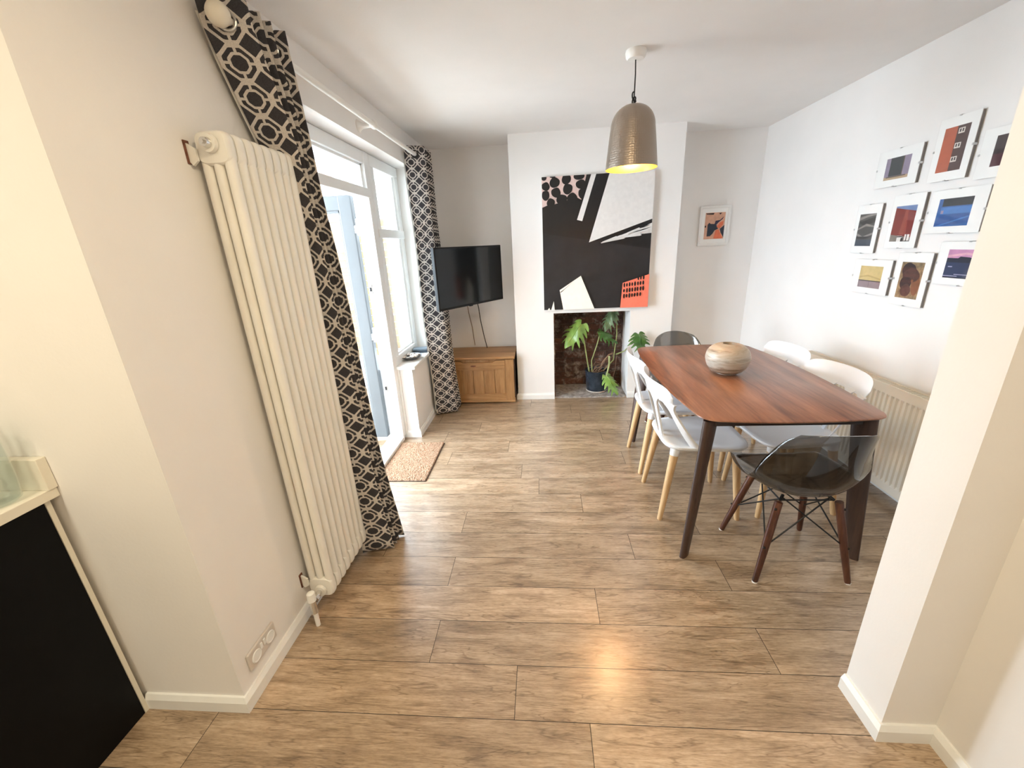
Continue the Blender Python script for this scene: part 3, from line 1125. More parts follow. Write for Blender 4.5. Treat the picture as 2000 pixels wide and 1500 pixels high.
# ------------------------------------------------------------------ oak chest
ch = thing('storage_chest', 'oak storage chest with a slotted lid in the left alcove below the television', 'chest', (-0.65, 4.04, 0))
cx0, cx1, cy0, cy1 = -1.005, -0.296, 3.832, 4.26
b = MB()
b.box(cx0 + 0.01, cx1 - 0.006, cy0 + 0.02, cy1, 0.035, 0.455, 0.003)
b.box(cx1 - 0.09, cx1 - 0.004, cy0 + 0.004, cy0 + 0.05, 0.03, 0.455, 0.003)
b.box(cx0, cx0 + 0.08, cy0 + 0.004, cy0 + 0.05, 0.03, 0.455, 0.003)
b.build('carcass', M['oak'], ch)
b = MB()
b.box(cx0, cx1, cy0 - 0.006, cy1, 0.012, 0.034, 0.005)
for x in (cx0 + 0.02, cx1 - 0.06):
    for y in (cy0 + 0.02, cy1 - 0.06):
        b.box(x, x + 0.04, y, y + 0.04, 0.0, 0.013)
b.build('plinth', M['oak_h'], ch)
b = MB()
n = 5
pw0, pw1 = cx0 + 0.08, cx1 - 0.09
for k in range(n):
    a = lerp(pw0, pw1, k / n)
    c = lerp(pw0, pw1, (k + 1) / n)
    b.box(a + 0.0015, c - 0.0015, cy0 + 0.012, cy0 + 0.03, 0.09, 0.40, 0.003)
b.build('plank_panel', M['oak'], ch)
MB().box(pw0, pw1, cy0 + 0.002, cy0 + 0.028, 0.034, 0.098, 0.003).build('bottom_rail', M['oak_h'], ch)
rail = [(pw0, 0.368)] + [(lerp(pw0, pw1, k / 12), 0.368 - 0.022 * math.sin(math.pi * k / 12)) for k in range(1, 12)] + [(pw1, 0.368), (pw1, 0.448), (pw1 - 0.09, 0.448), (pw1 - 0.12, 0.428), (pw0 + 0.12, 0.428), (pw0 + 0.09, 0.448), (pw0, 0.448)]
b = MB()
b.prism(rail, 'y', cy0 + 0.000, cy0 + 0.026)
b.build('top_rail', M['oak_h'], ch)
em = MB()
em.rings([[(x_, cy0 - 0.0005, z_) for x_, z_ in superell(0.028, 0.0085, 2, 20, -0.70, 0.395)], [(x_, cy0 + 0.002, z_) for x_, z_ in superell(0.028, 0.0085, 2, 20, -0.70, 0.395)]])
em.build('badge', M['rust'], ch)
MB().box(cx0 - 0.008, cx1 + 0.010, cy0 - 0.016, cy1, 0.462, 0.488, 0.006, 3).build('lid', M['oak_h'], ch)
MB().box(cx1 - 0.008, cx1 + 0.004, cy0 + 0.02, cy1 - 0.02, 0.05, 0.44, 0.002).build('side_panel', M['walnut_dark'], ch)

# ------------------------------------------------------------------ abstract canvas over the fireplace
AX0, AX1, AZ0, AZ1 = 0.012, 0.966, 0.912, 2.050
AYF = 3.900
art = thing('abstract_canvas', 'large black, white and coral abstract canvas above the fireplace', 'painting', ((AX0 + AX1) / 2, YC - 0.018, AZ0))
MB().box(AX0, AX1, AYF, YC - 0.001, AZ0, AZ1, 0.002).build('stretched_canvas', M['canvas'], art)


def flat_art(root, mats, layers, org, eu, ev, en, w_, h_, name='painted_face'):
    """layers: (material index, polygon in 0..1); painted one over the other as hair-thin coats"""
    mb = MB()
    for k, (mi, poly) in enumerate(layers):
        mb.mi = mi
        pts = [org + eu * (min(1, max(0, p[0])) * w_) + ev * (min(1, max(0, p[1])) * h_) + en * (0.00025 * (k + 1)) for p in poly]
        vs = [mb.bm.verts.new(p) for p in pts]
        try:
            f = mb.bm.faces.new(vs)
            f.material_index = mi
            bmesh.ops.triangulate(mb.bm, faces=[f])
        except ValueError:
            pass
    bm = mb.bm
    me = bpy.data.meshes.new(name)
    loc = root.matrix_world if False else Matrix.LocRotScale(root.location, root.rotation_euler, None)
    bm.transform(loc.inverted())
    bm.normal_update()
    bm.to_mesh(me)
    bm.free()
    for m_ in mats:
        me.materials.append(m_)
    o = bpy.data.objects.new(name, me)
    C.objects.link(o)
    o.parent = root
    return o


def ell(cx, cy, rx, ry, n=18, rnd=None):
    rnd = rnd or random.Random(int(cx * 1e4) + int(cy * 1e3))
    ph = rnd.uniform(0, 6)
    return [(cx + rx * (1 + 0.07 * math.sin(2 * k * 2 * math.pi / n + ph)) * math.cos(k * 2 * math.pi / n), cy + ry * (1 + 0.07 * math.cos(3 * k * 2 * math.pi / n + ph)) * math.sin(k * 2 * math.pi / n)) for k in range(n)]


full = [(0, 0), (1, 0), (1, 1), (0, 1)]
am = [paint('1b1a1e', 0.5, 0.5, 5), paint('d9bdb6'), paint('dedbd8', 0.6, 0.04), paint('0d0c10', 0.45, 0.3), paint('e87a62', 0.6, 0.05), paint('f0ebe0', 0.6, 0.03)]
lay = [(0, full)]
lay += [(3, [(0, 0.60), (1, 0.45), (1, 1), (0, 1)])]
lay += [(1, [(0, 1), (.44, 1), (.36, .827), (.312, .849), (.223, .829), (.117, .809), (.043, .791), (0, .787)])]
lay += [(3, [(0, .70), (0, .787), (.043, .80), (.36, .83), (.36, .70)])]
for (a, b_, c, d) in [(.021, .993, .026, .017), (.099, 1.0, .026, .009), (.035, .934, .037, .03), (.117, .958, .045, .037), (.222, .976, .043, .035), (.335, .992, .047, .026), (.034, .872, .037, .035), (.127, .888, .043, .035), (.234, .909, .045, .037), (.353, .935, .047, .033), (.08, .819, .037, .031), (.179, .839, .051, .035), (.274, .843, .045, .037), (.37, .871, .043, .039)]:
    lay.append((3, ell(a, b_, c, d)))
lay += [(3, [(.40, 1), (.62, 1), (.44, .52), (.30, .62)]),
        (2, [(.442, 1), (.486, 1), (.366, .676), (.318, .687)]),
        (2, [(.603, 1), (1, 1), (1, .668), (.43, .518)])]
rr = random.Random(4)
lay += [(2, [(.53, .505), (.66, .525), (.80, .552), (.90, .562), (1, .566), (1, .640), (.90, .606), (.80, .577), (.66, .538)])]
for k in range(30):
    s0 = rr.uniform(0.1, 0.9)
    cx_, cy_ = lerp(.53, 1, s0), lerp(.507, .605, s0) + rr.uniform(-.5, .5) * lerp(.01, .07, s0)
    ln_ = rr.uniform(.02, .09)
    lay.append((3, [(cx_ - ln_, cy_ - ln_ * .2), (cx_, cy_ - .003), (min(1, cx_ + ln_), cy_ + ln_ * .22), (cx_, cy_ + rr.uniform(.001, .005))]))
# dry brush streaks under the white wedge
for k in range(26):
    s0 = rr.uniform(0, 0.55)
    s1 = min(1, s0 + rr.uniform(0.2, 0.5))
    o0 = rr.uniform(-0.5, 0.5)
    wd = rr.uniform(0.002, 0.006)

    def P_(s, o):
        return (lerp(.53, 1.0, s), lerp(.507, .605, s) + o * lerp(.008, .055, s))
    a, b_ = P_(s0, o0), P_(s1, o0 + rr.uniform(-.15, .15))
    lay.append((2, [a, (b_[0], b_[1] - wd), (min(1, b_[0] + 0.015), b_[1]), (b_[0], b_[1] + wd), (a[0], a[1] + wd * .5)]))
lay += [(5, [(.153, .16), (.356, .267), (.49, 0), (.188, 0)]), (3, [(.155, .142), (.20, .168), (.30, .236), (.23, .186), (.17, .142)]),
        (5, [(.095, .073), (.103, .0), (.068, .0)]), (5, [(.03, .0), (.05, .02), (.06, .0)]),
        (4, [(.753, .198), (1, .259), (1, 0), (.738, 0)])]
for r_ in range(4):
    for q in range(8 if r_ else 3):
        if r_ == 3 and q == 7:
            continue
        cx_ = .768 + q * .0255 + (0.128 if r_ == 0 else 0)
        cy_ = [.222, .180, .137, .094][r_] + (q + (5 if r_ == 0 else 0)) * .002
        lay.append((3, ell(cx_ + rr.uniform(-.002, .002), cy_, .0085, rr.uniform(.014, .02), 10, rr)))
flat_art(art, am, lay, Vector((AX0, AYF - 0.0002, AZ0)), Vector((1, 0, 0)), Vector((0, 0, 1)), Vector((0, -1, 0)), AX1 - AX0, AZ1 - AZ0)

# ------------------------------------------------------------------ small framed print in the right alcove
sf = thing('small_framed_print', 'small white framed peach and navy print in the right alcove', 'picture', (1.636, YB - 0.01, 1.418))
b = MB()
px0, px1, pz0, pz1 = 1.503, 1.784, 1.418, 1.774
for (a, c, d, e) in ((px0, px1, pz0, pz0 + 0.022), (px0, px1, pz1 - 0.022, pz1), (px0 + 0.0004, px0 + 0.022, pz0 + 0.0215, pz1 - 0.0215), (px1 - 0.022, px1 - 0.0004, pz0 + 0.0215, pz1 - 0.0215)):
    b.box(a, c, YB - 0.022, YB - 0.0005, d, e, 0.002)
b.build('frame', M['wframe'], sf)
MB().box(px0 + 0.02, px1 - 0.02, YB - 0.012, YB - 0.001, pz0 + 0.02, pz1 - 0.02).build('mount', M['mount'], sf)
sm = [paint('cf9f86'), paint('232a38', 0.5, 0.2), paint('d9714e'), paint('2a2340'), paint('17131a')]
sl_ = [(0, full), (1, [(.148, .552), (.219, .626), (.30, .58), (.49, .57), (.598, .52), (.698, .386), (.524, .323), (.439, .203), (.309, .107), (.146, .105), (.15, .384)]),
       (3, [(.533, .69), (.752, .712), (.934, .841), (.886, .752), (.666, .609), (.577, .521), (.49, .57)]),
       (2, [(.606, .458), (.765, .62), (.938, .674), (.92, .523), (.758, .391)]),
       (1, [(.78, .375), (1, .52), (1, .043), (.841, .234)]),
       (2, [(.50, .05), (.583, .336), (.721, .362), (.95, .043), (.916, 0), (.52, .01)]),
       (4, [(.011, .975), (.432, .981), (.4, .922), (.056, .943)]), (4, [(.674, .971), (.813, .981), (.733, .909)]), (4, [(0, .513), (.071, .525), (.07, .448), (.01, .443)])]
flat_art(sf, sm, sl_, Vector((1.556, YB - 0.0122, 1.478)), Vector((1, 0, 0)), Vector((0, 0, 1)), Vector((0, -1, 0)), .182, .236, 'print')


# ------------------------------------------------------------------ nine clip frames on the right wall
def clip_frame(name, label, y0, y1, z0, z1, iy0, iy1, iz0, iz1, mats, layers):
    """y0>y1: the picture's left edge lies deeper in the room; i* = printed area in metres"""
    root = thing('clip_frame', label, 'picture', (XR - 0.011, (y0 + y1) / 2, z0), 0, 'clip framed photographs on the right wall')
    xa = XR - 0.020
    MB().box(xa + 0.004, XR - 0.003, min(y0, y1) + 0.002, max(y0, y1) - 0.002, z0 + 0.002, z1 - 0.002).build('backing', M['grey_board'], root)
    MB().box(xa + 0.001, xa + 0.004, min(y0, y1), max(y0, y1), z0, z1).build('mount', M['mount'], root)
    flat_art(root, mats, layers, Vector((xa + 0.0009, iy0, iz0)), Vector((0, -1, 0)), Vector((0, 0, 1)), Vector((-0.05, 0, 0)), iy0 - iy1, iz1 - iz0, 'print')
    MB().box(xa - 0.002, xa, min(y0, y1), max(y0, y1), z0, z1).build('glass', M['pglass'], root)
    ym, zm = (y0 + y1) / 2, (z0 + z1) / 2
    for (cy, cz, dy, dz) in ((ym, z1, .005, .0), (ym, z0, .005, .0), (y0, zm, 0, .005), (y1, zm, 0, .005)):
        sy = 0.003 if dy == 0 else dy
        sz = 0.003 if dz == 0 else dz
        MB().box(xa - 0.0032, XR - 0.003, cy - sy, cy + sy, cz - sz, cz + sz).build('clip', M['silver'], root)
    return root


def rc(a, b_, c, d):
    return [(a, c), (b_, c), (b_, d), (a, d)]


clip_frame('A', 'clip framed photo of a dark teal window between mauve shutters, top left of the group', 2.862, 2.573, 1.725, 1.920, 2.80, 2.632, 1.762, 1.876,
           [paint('8a7f94'), paint('2b3338'), paint('b39a7a'), paint('5c4a3c')],
           [(0, full), (1, rc(.18, .70, .16, 1)), (2, rc(0, 1, 0, .14)), (3, rc(.1, .9, .10, .15)), (0, rc(.74, .9, .3, .95)), (3, rc(.7, .74, .15, 1))])
clip_frame('B', 'clip framed photo of a half orange wall with three small windows, topmost', 2.498, 2.296, 1.711, 1.995, 2.462, 2.332, 1.752, 1.95,
           [paint('b0583a'), paint('4a3230'), paint('d8d0c8'), paint('2a2224')],
           [(0, full), (1, [(.52, 0), (1, 0), (1, 1), (.50, 1)])] + sum([[(2, rc(.56 - .02 * k, .80 - .02 * k, z_, z_ + .12)), (3, rc(.60 - .02 * k, .66 - .02 * k, z_ + .03, z_ + .10)), (3, rc(.70 - .02 * k, .76 - .02 * k, z_ + .03, z_ + .10))] for k, z_ in enumerate((.82, .50, .20))], []))
clip_frame('C', 'clip framed dark maroon photo cut off by the right pier', 2.251, 1.965, 1.693, 1.896, 2.19, 2.02, 1.738, 1.862,
           [paint('4a1c26'), paint('6b4a52'), paint('2a1218')],
           [(0, full), (1, rc(.36, .42, 0, 1)), (1, rc(.50, .64, 0, 1)), (2, rc(0, .3, .4, 1))])
clip_frame('D', 'clip framed photo of grey rock veins, leftmost of the middle row', 2.950, 2.758, 1.358, 1.641, 2.922, 2.790, 1.40, 1.588,
           [paint('4c4a48'), paint('8a8580'), paint('3c4654'), paint('2c2b2b')],
           [(0, full), (2, rc(0, 1, 0, .2)), (1, [(0, .9), (.6, .98), (1, 1), (1, .95), (.5, .9), (0, .8)]), (3, [(0, .75), (1, .9), (1, .72), (.3, .65)]), (1, [(0, .55), (.5, .70), (1, .62), (1, .58), (.5, .62), (0, .5)]), (1, [(0, .42), (.4, .3), (1, .42), (1, .36), (.4, .24), (0, .34)]), (3, [(0, .3), (1, .3), (.6, .22), (0, .24)])])
clip_frame('E', 'clip framed photo of a red building under a blue sky, centre of the group', 2.680, 2.477, 1.390, 1.670, 2.652, 2.515, 1.425, 1.612,
           [paint('7c2d28'), paint('6d84ad'), paint('93463a'), paint('7d7670'), paint('e6e0da'), paint('241a1c')],
           [(0, full), (1, [(.0, .96), (.3, .92), (1, .84), (1, 1), (0, 1)]), (2, [(.5, .88), (.62, .88), (.75, .2), (.4, .2)]), (3, [(0, .0), (1, 0), (1, .12), (0, .2)]), (4, rc(.36, .6, 0, .16)), (5, rc(.36, .6, .12, .15)), (4, rc(.72, .95, .03, .2)), (5, rc(.8, .84, 0, .2)), (5, rc(.56, .66, 0, .1))])
clip_frame('F', 'clip framed blue photo with a dark upper band, right of the middle row', 2.441, 2.153, 1.463, 1.665, 2.39, 2.215, 1.495, 1.624,
           [paint('2f5f9c'), paint('24282e'), paint('3f74b4'), paint('2a5290'), paint('8f7d94')],
           [(0, full), (1, rc(.12, 1, .72, 1)), (2, rc(.1, 1, .45, .68)), (3, [(0, 0), (1, .1), (1, .42), (.12, .42)]), (2, [(0, .0), (.1, 0), (1, .3), (1, .36)]), (4, rc(.12, .2, .46, .58))])
clip_frame('G', 'clip framed yellow and mauve photo, bottom left of the group', 2.879, 2.588, 1.121, 1.322, 2.822, 2.645, 1.155, 1.284,
           [paint('c9b277'), paint('8d7a80'), paint('3a2c2a'), paint('b59c62')],
           [(0, full), (3, [(0, .5), (.4, .6), (1, .45), (1, .4), (.4, .52), (0, .42)]), (1, rc(0, 1, 0, .32)), (2, rc(0, 1, .30, .345)), (2, rc(.05, .06, 0, .3)), (2, rc(.5, .51, 0, .3))])
clip_frame('H', 'clip framed photo of a brown mottled shape, bottom centre of the group', 2.552, 2.343, 1.085, 1.367, 2.520, 2.378, 1.125, 1.318,
           [paint('8d7757', 0.5, 0.5, 60), paint('2f2020'), paint('49322b', 0.5, 0.4, 60), paint('7a4f33')],
           [(0, full), (3, ell(.8, .4, .18, .3)), (1, ell(.36, .80, .30, .18)), (2, ell(.52, .64, .36, .2)), (1, ell(.35, .42, .28, .18)), (2, ell(.42, .22, .22, .18)), (3, ell(.62, .5, .06, .04))])
clip_frame('I', 'clip framed photo of a pink sky over a navy sea, bottom right beside the pier', 2.316, 2.025, 1.219, 1.422, 2.265, 2.08, 1.252, 1.386,
           [paint('232f52'), paint('c08aae'), paint('121a30'), paint('9c9cb8'), paint('d6a5b5')],
           [(0, full), (1, rc(0, 1, .68, 1)), (4, [(0, .8), (.5, .9), (1, .8), (1, .74), (.5, .82), (0, .72)]), (2, rc(0, 1, .55, .7)), (2, [(.3, .7), (.36, .76), (.6, .74), (.7, .7)]), (3, rc(.08, .2, .38, .42)), (3, rc(.3, .9, .12, .15)), (3, rc(.0, .4, .06, .09)), (2, rc(0, 1, 0, .04))])

# ------------------------------------------------------------------ pendant lamp
PX, PY = 0.492, 2.506
pd = thing('pendant_lamp', 'hammered taupe metal dome pendant lamp hanging from the ceiling', 'lamp', (PX, PY, H))
MB().lathe([(0.001, H), (0.05, H), (0.052, H - 0.008), (0.048, H - 0.03), (0.040, H - 0.038), (0.012, H - 0.040), (0.001, H - 0.040)], 28, (PX, PY, 0)).build('ceiling_rose', M['polew'], pd, smooth=True)
MB().tube([(PX, PY, H - 0.038), (PX + 0.002, PY, 2.30), (PX, PY, 2.17)], 0.0032, 8).build('cord', M['cord'], pd, smooth=True)
kn = MB()
pts = []
for k in range(40):
    a = k / 39
    pts.append((PX + 0.010 * math.sin(a * 12.6), PY + 0.010 * math.cos(a * 9.4), 2.165 + 0.045 * a + 0.012 * math.sin(a * 15)))
kn.tube(pts, 0.0038, 8)
kn.build('cord_knot', M['cord'], pd, smooth=True)
fine = [(0.010, 2.1675)]
for k in range(1, 15):
    a_ = math.pi / 2 * k / 14
    fine.append((0.010 + 0.104 * math.sin(a_) ** 0.95, 2.062 + 0.1055 * math.cos(a_)))
for k in range(1, 16):
    q = k / 15
    fine.append((0.114 + 0.022 * q ** 0.9, 2.062 - 0.194 * q))
MB().lathe(fine, 64, (PX, PY, 0), uvs=(72, 34)).build('shade', M['hammer'], pd, smooth=True)
inn = [(max(0.006, r - 0.003), z - 0.0025) for r, z in fine[:-1]] + [(0.1335, 1.8675), (0.136, 1.867)]
MB().lathe(inn, 64, (PX, PY, 0)).build('shade_lining', M['gold'], pd, smooth=True)
m, nt, p = new_mat('lit_bulb')
p.inputs['Emission Color'].default_value = (1.0, 0.72, 0.32, 1)
p.inputs['Emission Strength'].default_value = 45.0
M['bulb'] = m
MB().sphere((PX, PY, 1.985), 0.03, 16, 10, (1, 1, 1.25)).build('bulb', M['bulb'], pd, smooth=True)
MB().tube([(PX, PY, 2.10), (PX, PY, 2.02)], 0.016, 12).build('lamp_holder', M['black'], pd, smooth=True)
light('pendant_glow', 'POINT', (PX, PY, 1.935), 11, (1.0, 0.74, 0.40), 0.028)

# ------------------------------------------------------------------ dining table
TX, TY = 1.067, 2.335
tb = thing('dining_table', 'walnut dining table with rounded corners and dark splayed legs', 'table', (TX, TY, 0))
ZT = 0.75


def table_outline(off=0.0):
    """bowed sides, rounded corners"""
    pts = []
    hwm, hwe, hl, bow, rad = 0.428 - off, 0.392 - off, 0.675 - off, 0.022, 0.085
    corner = []
    for k in range(9):
        a = math.pi / 2 * k / 8
        corner.append((hwe - rad + rad * math.cos(a), hl - rad + rad * math.sin(a)))
    q = []
    for k in range(8):
        yy = (hl - rad) * k / 8
        q.append((hwm - (hwm - hwe) * (yy / (hl - rad)) ** 2.2, yy))
    q += corner
    for k in range(1, 6):
        xx = (hwe - rad) * (1 - k / 6)
        q.append((xx, hl + bow * (1 - (xx / (hwe - rad)) ** 2)))
    q.append((0, hl + bow))
    # q runs from (hwm,0) to (0,hl+bow); mirror round
    full_ = q + [(-x, y) for x, y in reversed(q[:-1])] + [(-x, -y) for x, y in q[1:]] + [(x, -y) for x, y in reversed(q[1:-1])]
    return [(TX + x, TY + y) for x, y in full_]


b = MB()
b.rings([[(x, y, z) for x, y in table_outline(o)] for o, z in ((0.035, ZT - 0.024), (0.006, ZT - 0.010), (0.0, ZT - 0.005), (0.0015, ZT - 0.0012), (0.004, ZT))])
b.build('tabletop', M['walnut'], tb, smooth=True, angle=35)
ap = MB()
ax, ay = 0.315, 0.60
for s in (-1, 1):
    ap.box(TX - ax, TX + ax, TY + s * ay - 0.011, TY + s * ay + 0.011, 0.694, ZT - 0.022, 0.003)
    ap.box(TX + s * ax - 0.011, TX + s * ax + 0.011, TY - ay, TY + ay, 0.694, ZT - 0.022, 0.003)
ap.build('apron', M['apron'], tb)
for sx in (-1, 1):
    for sy in (-1, 1):
        d = Vector((sx, sy, 0)).normalized()
        e = Vector((-d.y, d.x, 0))
        top = Vector((TX + sx * 0.325, TY + sy * 0.595, ZT - 0.024))
        bot = Vector((TX + sx * 0.392, TY + sy * 0.630, 0.0))
        rs = []
        for k in range(5):
            f = k / 4
            c = bot.lerp(top, f)
            la, lb = lerp(0.030, 0.048, f), lerp(0.015, 0.022, f)
            rs.append([c + d * p_[0] + e * p_[1] for p_ in superell(la, lb, 3, 20)])
        MB().rings(rs).build('leg', M['walnut_dark'], tb, smooth=True, angle=60)

# ------------------------------------------------------------------ vase on the table
vx, vy = 1.045, 2.33
vs_ = MB()
vr = [(0.001, 0.001), (0.050, 0.001), (0.054, 0.006), (0.080, 0.016), (0.104, 0.045), (0.116, 0.08), (0.117, 0.10), (0.108, 0.132), (0.085, 0.158), (0.060, 0.170), (0.036, 0.174), (0.032, 0.171), (0.032, 0.150), (0.06, 0.140), (0.09, 0.11), (0.09, 0.06), (0.001, 0.02)]
vsm = []
for i in range(len(vr) - 1):
    p0_, p1_, p2_, p3_ = vr[max(0, i - 1)], vr[i], vr[i + 1], vr[min(len(vr) - 1, i + 2)]
    for k in range(4):
        q = k / 4
        vsm.append(tuple(max(0.001 if j == 0 else -1, 0.5 * (2 * p1_[j] + (p2_[j] - p0_[j]) * q + (2 * p0_[j] - 5 * p1_[j] + 4 * p2_[j] - p3_[j]) * q * q + (3 * p1_[j] - p0_[j] - 3 * p2_[j] + p3_[j]) * q ** 3)) for j in (0, 1)))
vsm.append(vr[-1])
vs_.lathe(vsm, 56, (vx, vy, ZT + 0.001))
tag(vs_.build('stoneware_vase', M['vase'], smooth=True, angle=60), 'squat round mottled stoneware vase on the dining table', 'vase')


# ------------------------------------------------------------------ white spindle-back chairs
def make_white_chair(label):
    t_ = thing('dining_chair', label, 'chair', (0, 0, 0), 0, 'white plastic dining chairs')
    # seat: rounded slab with a shallow scoop; front = +Y
    s_ = MB()

    def ring(k, z, dz=0):
        out = []
        for (x, y) in superell(1, 1, 4.6, 64):
            wx = 0.225 * k * (1 - 0.05 * (1 - y) / 2 * 2)
            out.append((x * wx, 0.012 + y * 0.222 * k, z))
        return out
    s_.rings([ring(0.90, 0.428), ring(0.975, 0.434), ring(1.0, 0.444), ring(0.995, 0.452), ring(0.96, 0.456), ring(0.86, 0.452), ring(0.6, 0.446), ring(0.25, 0.443)])
    s_.build('seat', M['white_plastic'], t_, smooth=True, local=True, angle=50)
    b_ = MB()
    TH = 0.011

    def surf(s, tt, o=0.0):
        hwid = lerp(0.213, 0.238, min(1, tt / 0.75))
        curv = lerp(0.150, 0.062, min(1, tt / 0.8) ** 0.8)
        y = -0.190 - 0.100 * tt + curv * s * s + o
        return Vector((s * hwid, y, 0.444 + tt * 0.358))

    def strip(c0, w0, n=14, t0=0.0, t1=0.74):
        """c0(t): centre, w0(t): half width in s"""
        rs = []
        for k in range(n + 1):
            tt = lerp(t0, t1, k / n)
            c, h_ = c0(tt), w0(tt)
            a, m_, z_ = c - h_, c, c + h_
            rs.append([surf(a, tt, -TH / 2), surf(m_, tt, -TH * 0.62), surf(z_, tt, -TH / 2), surf(z_, tt, TH / 2), surf(m_, tt, TH * 0.62), surf(a, tt, TH / 2)])
        b_.rings(rs)
    flare = lambda tt: 1 + 2.6 * max(0, (tt - 0.56) / 0.18) ** 2.2
    for sg in (-1, 1):
        strip(lambda tt: sg * lerp(0.955, 0.80, (tt / 0.74)), lambda tt: 0.062 * flare(tt) * (1.15 - 0.3 * tt))
        strip(lambda tt: sg * lerp(0.13, 0.31, (tt / 0.74)), lambda tt: 0.062 * flare(tt))
    # top rail
    n = 36
    rs = []
    for k in range(n + 1):
        s = lerp(-1.0, 1.0, k / n)
        a = max(0.0, 1 - abs(s) ** 7) ** (1 / 2.3)
        tc = 0.85 - 0.010 * abs(s) ** 2
        hb, ht = 0.15 * a + 0.002, 0.15 * a + 0.002
        q = 1.0 * a + 0.2
        sec = []
        for (du, dt) in ((-1, -0.0), (-0.9, -0.7), (0, -1), (0.9, -0.7), (1, 0), (0.9, 0.7), (0, 1), (-0.9, 0.7)):
            sec.append(surf(s, tc + dt * (ht if dt > 0 else hb), du * TH * 0.6 * min(1, q)))
        rs.append(sec)
    b_.rings(rs)
    b_.build('backrest', M['white_plastic'], t_, smooth=True, local=True, angle=50)
    for sx in (-1, 1):
        for sy, yt, yb in ((1, 0.165, 0.205), (-1, -0.150, -0.215)):
            top = Vector((sx * 0.160, yt, 0.436))
            bot = Vector((sx * 0.192, yb, 0.0))
            c = bot.lerp(top, 0.90)
            lg = MB().tube([bot, bot.lerp(top, 0.02), bot.lerp(top, 0.5), c], [0.0125, 0.014, 0.019, 0.0225], 16).build('leg', M['beech'], t_, smooth=True, local=True)
            MB().tube([c, top], [0.0232, 0.026], 16).build('collar', M['white_plastic'], lg, smooth=True, local=True)
    return t_


chair = make_white_chair('white spindle back dining chair on the left of the table, nearer the camera')
chair.location = (0.846, 2.18, 0)
chair.rotation_euler = (0, 0, math.radians(-90))
WG = 'white plastic dining chairs'
dup(chair, (0.846, 2.668, 0), math.radians(-90), 'white spindle back dining chair on the left of the table, nearer the fireplace')
dup(chair, (1.362, 2.215, 0), math.radians(94), 'white spindle back dining chair on the radiator side, nearer the camera')
dup(chair, (1.362, 2.705, 0), math.radians(92), 'white spindle back dining chair on the radiator side, farther from the camera')


# ------------------------------------------------------------------ smoke shell chairs
def make_shell_chair(label):
    t_ = thing('shell_chair', label, 'chair', (0, 0, 0), 0, 'smoke transparent shell chairs')
    prof = [(0.238, 0.418), (0.225, 0.436), (0.19, 0.442), (0.10, 0.424), (0.0, 0.407), (-0.09, 0.409), (-0.155, 0.435), (-0.200, 0.500), (-0.228, 0.585), (-0.250, 0.675), (-0.266, 0.74), (-0.274, 0.775)]
    wid = [0.150, 0.185, 0.205, 0.225, 0.232, 0.236, 0.236, 0.222, 0.200, 0.180, 0.160, 0.138]
    lift = [-0.005, 0.005, 0.018, 0.040, 0.062, 0.080, 0.095, 0.085, 0.055, 0.020, -0.010, -0.026]
    fwd = [-0.02, -0.01, 0, 0, 0.01, 0.03, 0.055, 0.085, 0.095, 0.088, 0.075, 0.068]
    nprof = len(prof) - 1

    def cr(tab, x):
        i = min(int(x), nprof - 1)
        f = x - i
        g = lambda k: tab[max(0, min(nprof, k))]
        a, b_, c, d = g(i - 1), g(i), g(i + 1), g(i + 2)
        return 0.5 * ((2 * b_) + (-a + c) * f + (2 * a - 5 * b_ + 4 * c - d) * f * f + (-a + 3 * b_ - 3 * c + d) * f ** 3)
    py, pz = [p_[0] for p_ in prof], [p_[1] for p_ in prof]

    def fn(u, v):
        s = u * 2 - 1
        x = v * nprof
        a = abs(s) ** 2.3
        return Vector((cr(wid, x) * s, cr(py, x) + cr(fwd, x) * a, cr(pz, x) + cr(lift, x) * a))
    b_ = MB()
    rows = b_.grid(fn, 28, 44)
    b_.build('shell', M['smoke'], t_, smooth=True, local=True, angle=80, solid=0.006)
    tops, bots = {}, {}
    for sx in (-1, 1):
        for sy in (-1, 1):
            top = Vector((sx * 0.125, sy * 0.115 - 0.01, 0.388))
            bot = Vector((sx * 0.20, sy * 0.182, 0.0))
            tops[sx, sy], bots[sx, sy] = top, bot
            lg = MB().tube([bot, bot.lerp(top, 0.03), bot.lerp(top, 0.55), top], [0.011, 0.0125, 0.0165, 0.0165], 14).build('leg', M['leg_dark'], t_, smooth=True, local=True)
            MB().tube([bot + Vector((0, 0, 0.0)), bot + Vector((0, 0, 0.006))], 0.0118, 12).build('glide', M['polew'], lg, smooth=True, local=True)
            bl = MB()
            for f in (0.46, 0.93):
                c = bot.lerp(top, f)
                o = Vector((sx, sy, 0)).normalized() * 0.0165
                bl.sphere(c + o, 0.006, 8, 6)
            bl.build('bolt', M['blackrod'], lg, smooth=True, local=True)
    rd = MB()
    for (p_, q_) in (((-1, -1), (1, -1)), ((1, -1), (1, 1)), ((1, 1), (-1, 1)), ((-1, 1), (-1, -1))):
        for a, c in ((p_, q_), (q_, p_)):
            lo = bots[a].lerp(tops[a], 0.46)
            hi = tops[c] + Vector((-0.03 * c[0], -0.02 * c[1], 0.005))
            rd.tube([lo, hi], 0.0034, 8)
        rd.tube([tops[p_] * 0.9 + Vector((0, 0, 0.04)), tops[q_] * 0.9 + Vector((0, 0, 0.04))], 0.0036, 8)
    for k in tops:
        rd.tube([tops[k] * 0.9 + Vector((0, 0, 0.038)), tops[k] * 0.75 + Vector((0, 0, 0.112))], 0.007, 8)
    rd.build('wire_brace', M['blackrod'], t_, smooth=True, local=True)
    return t_


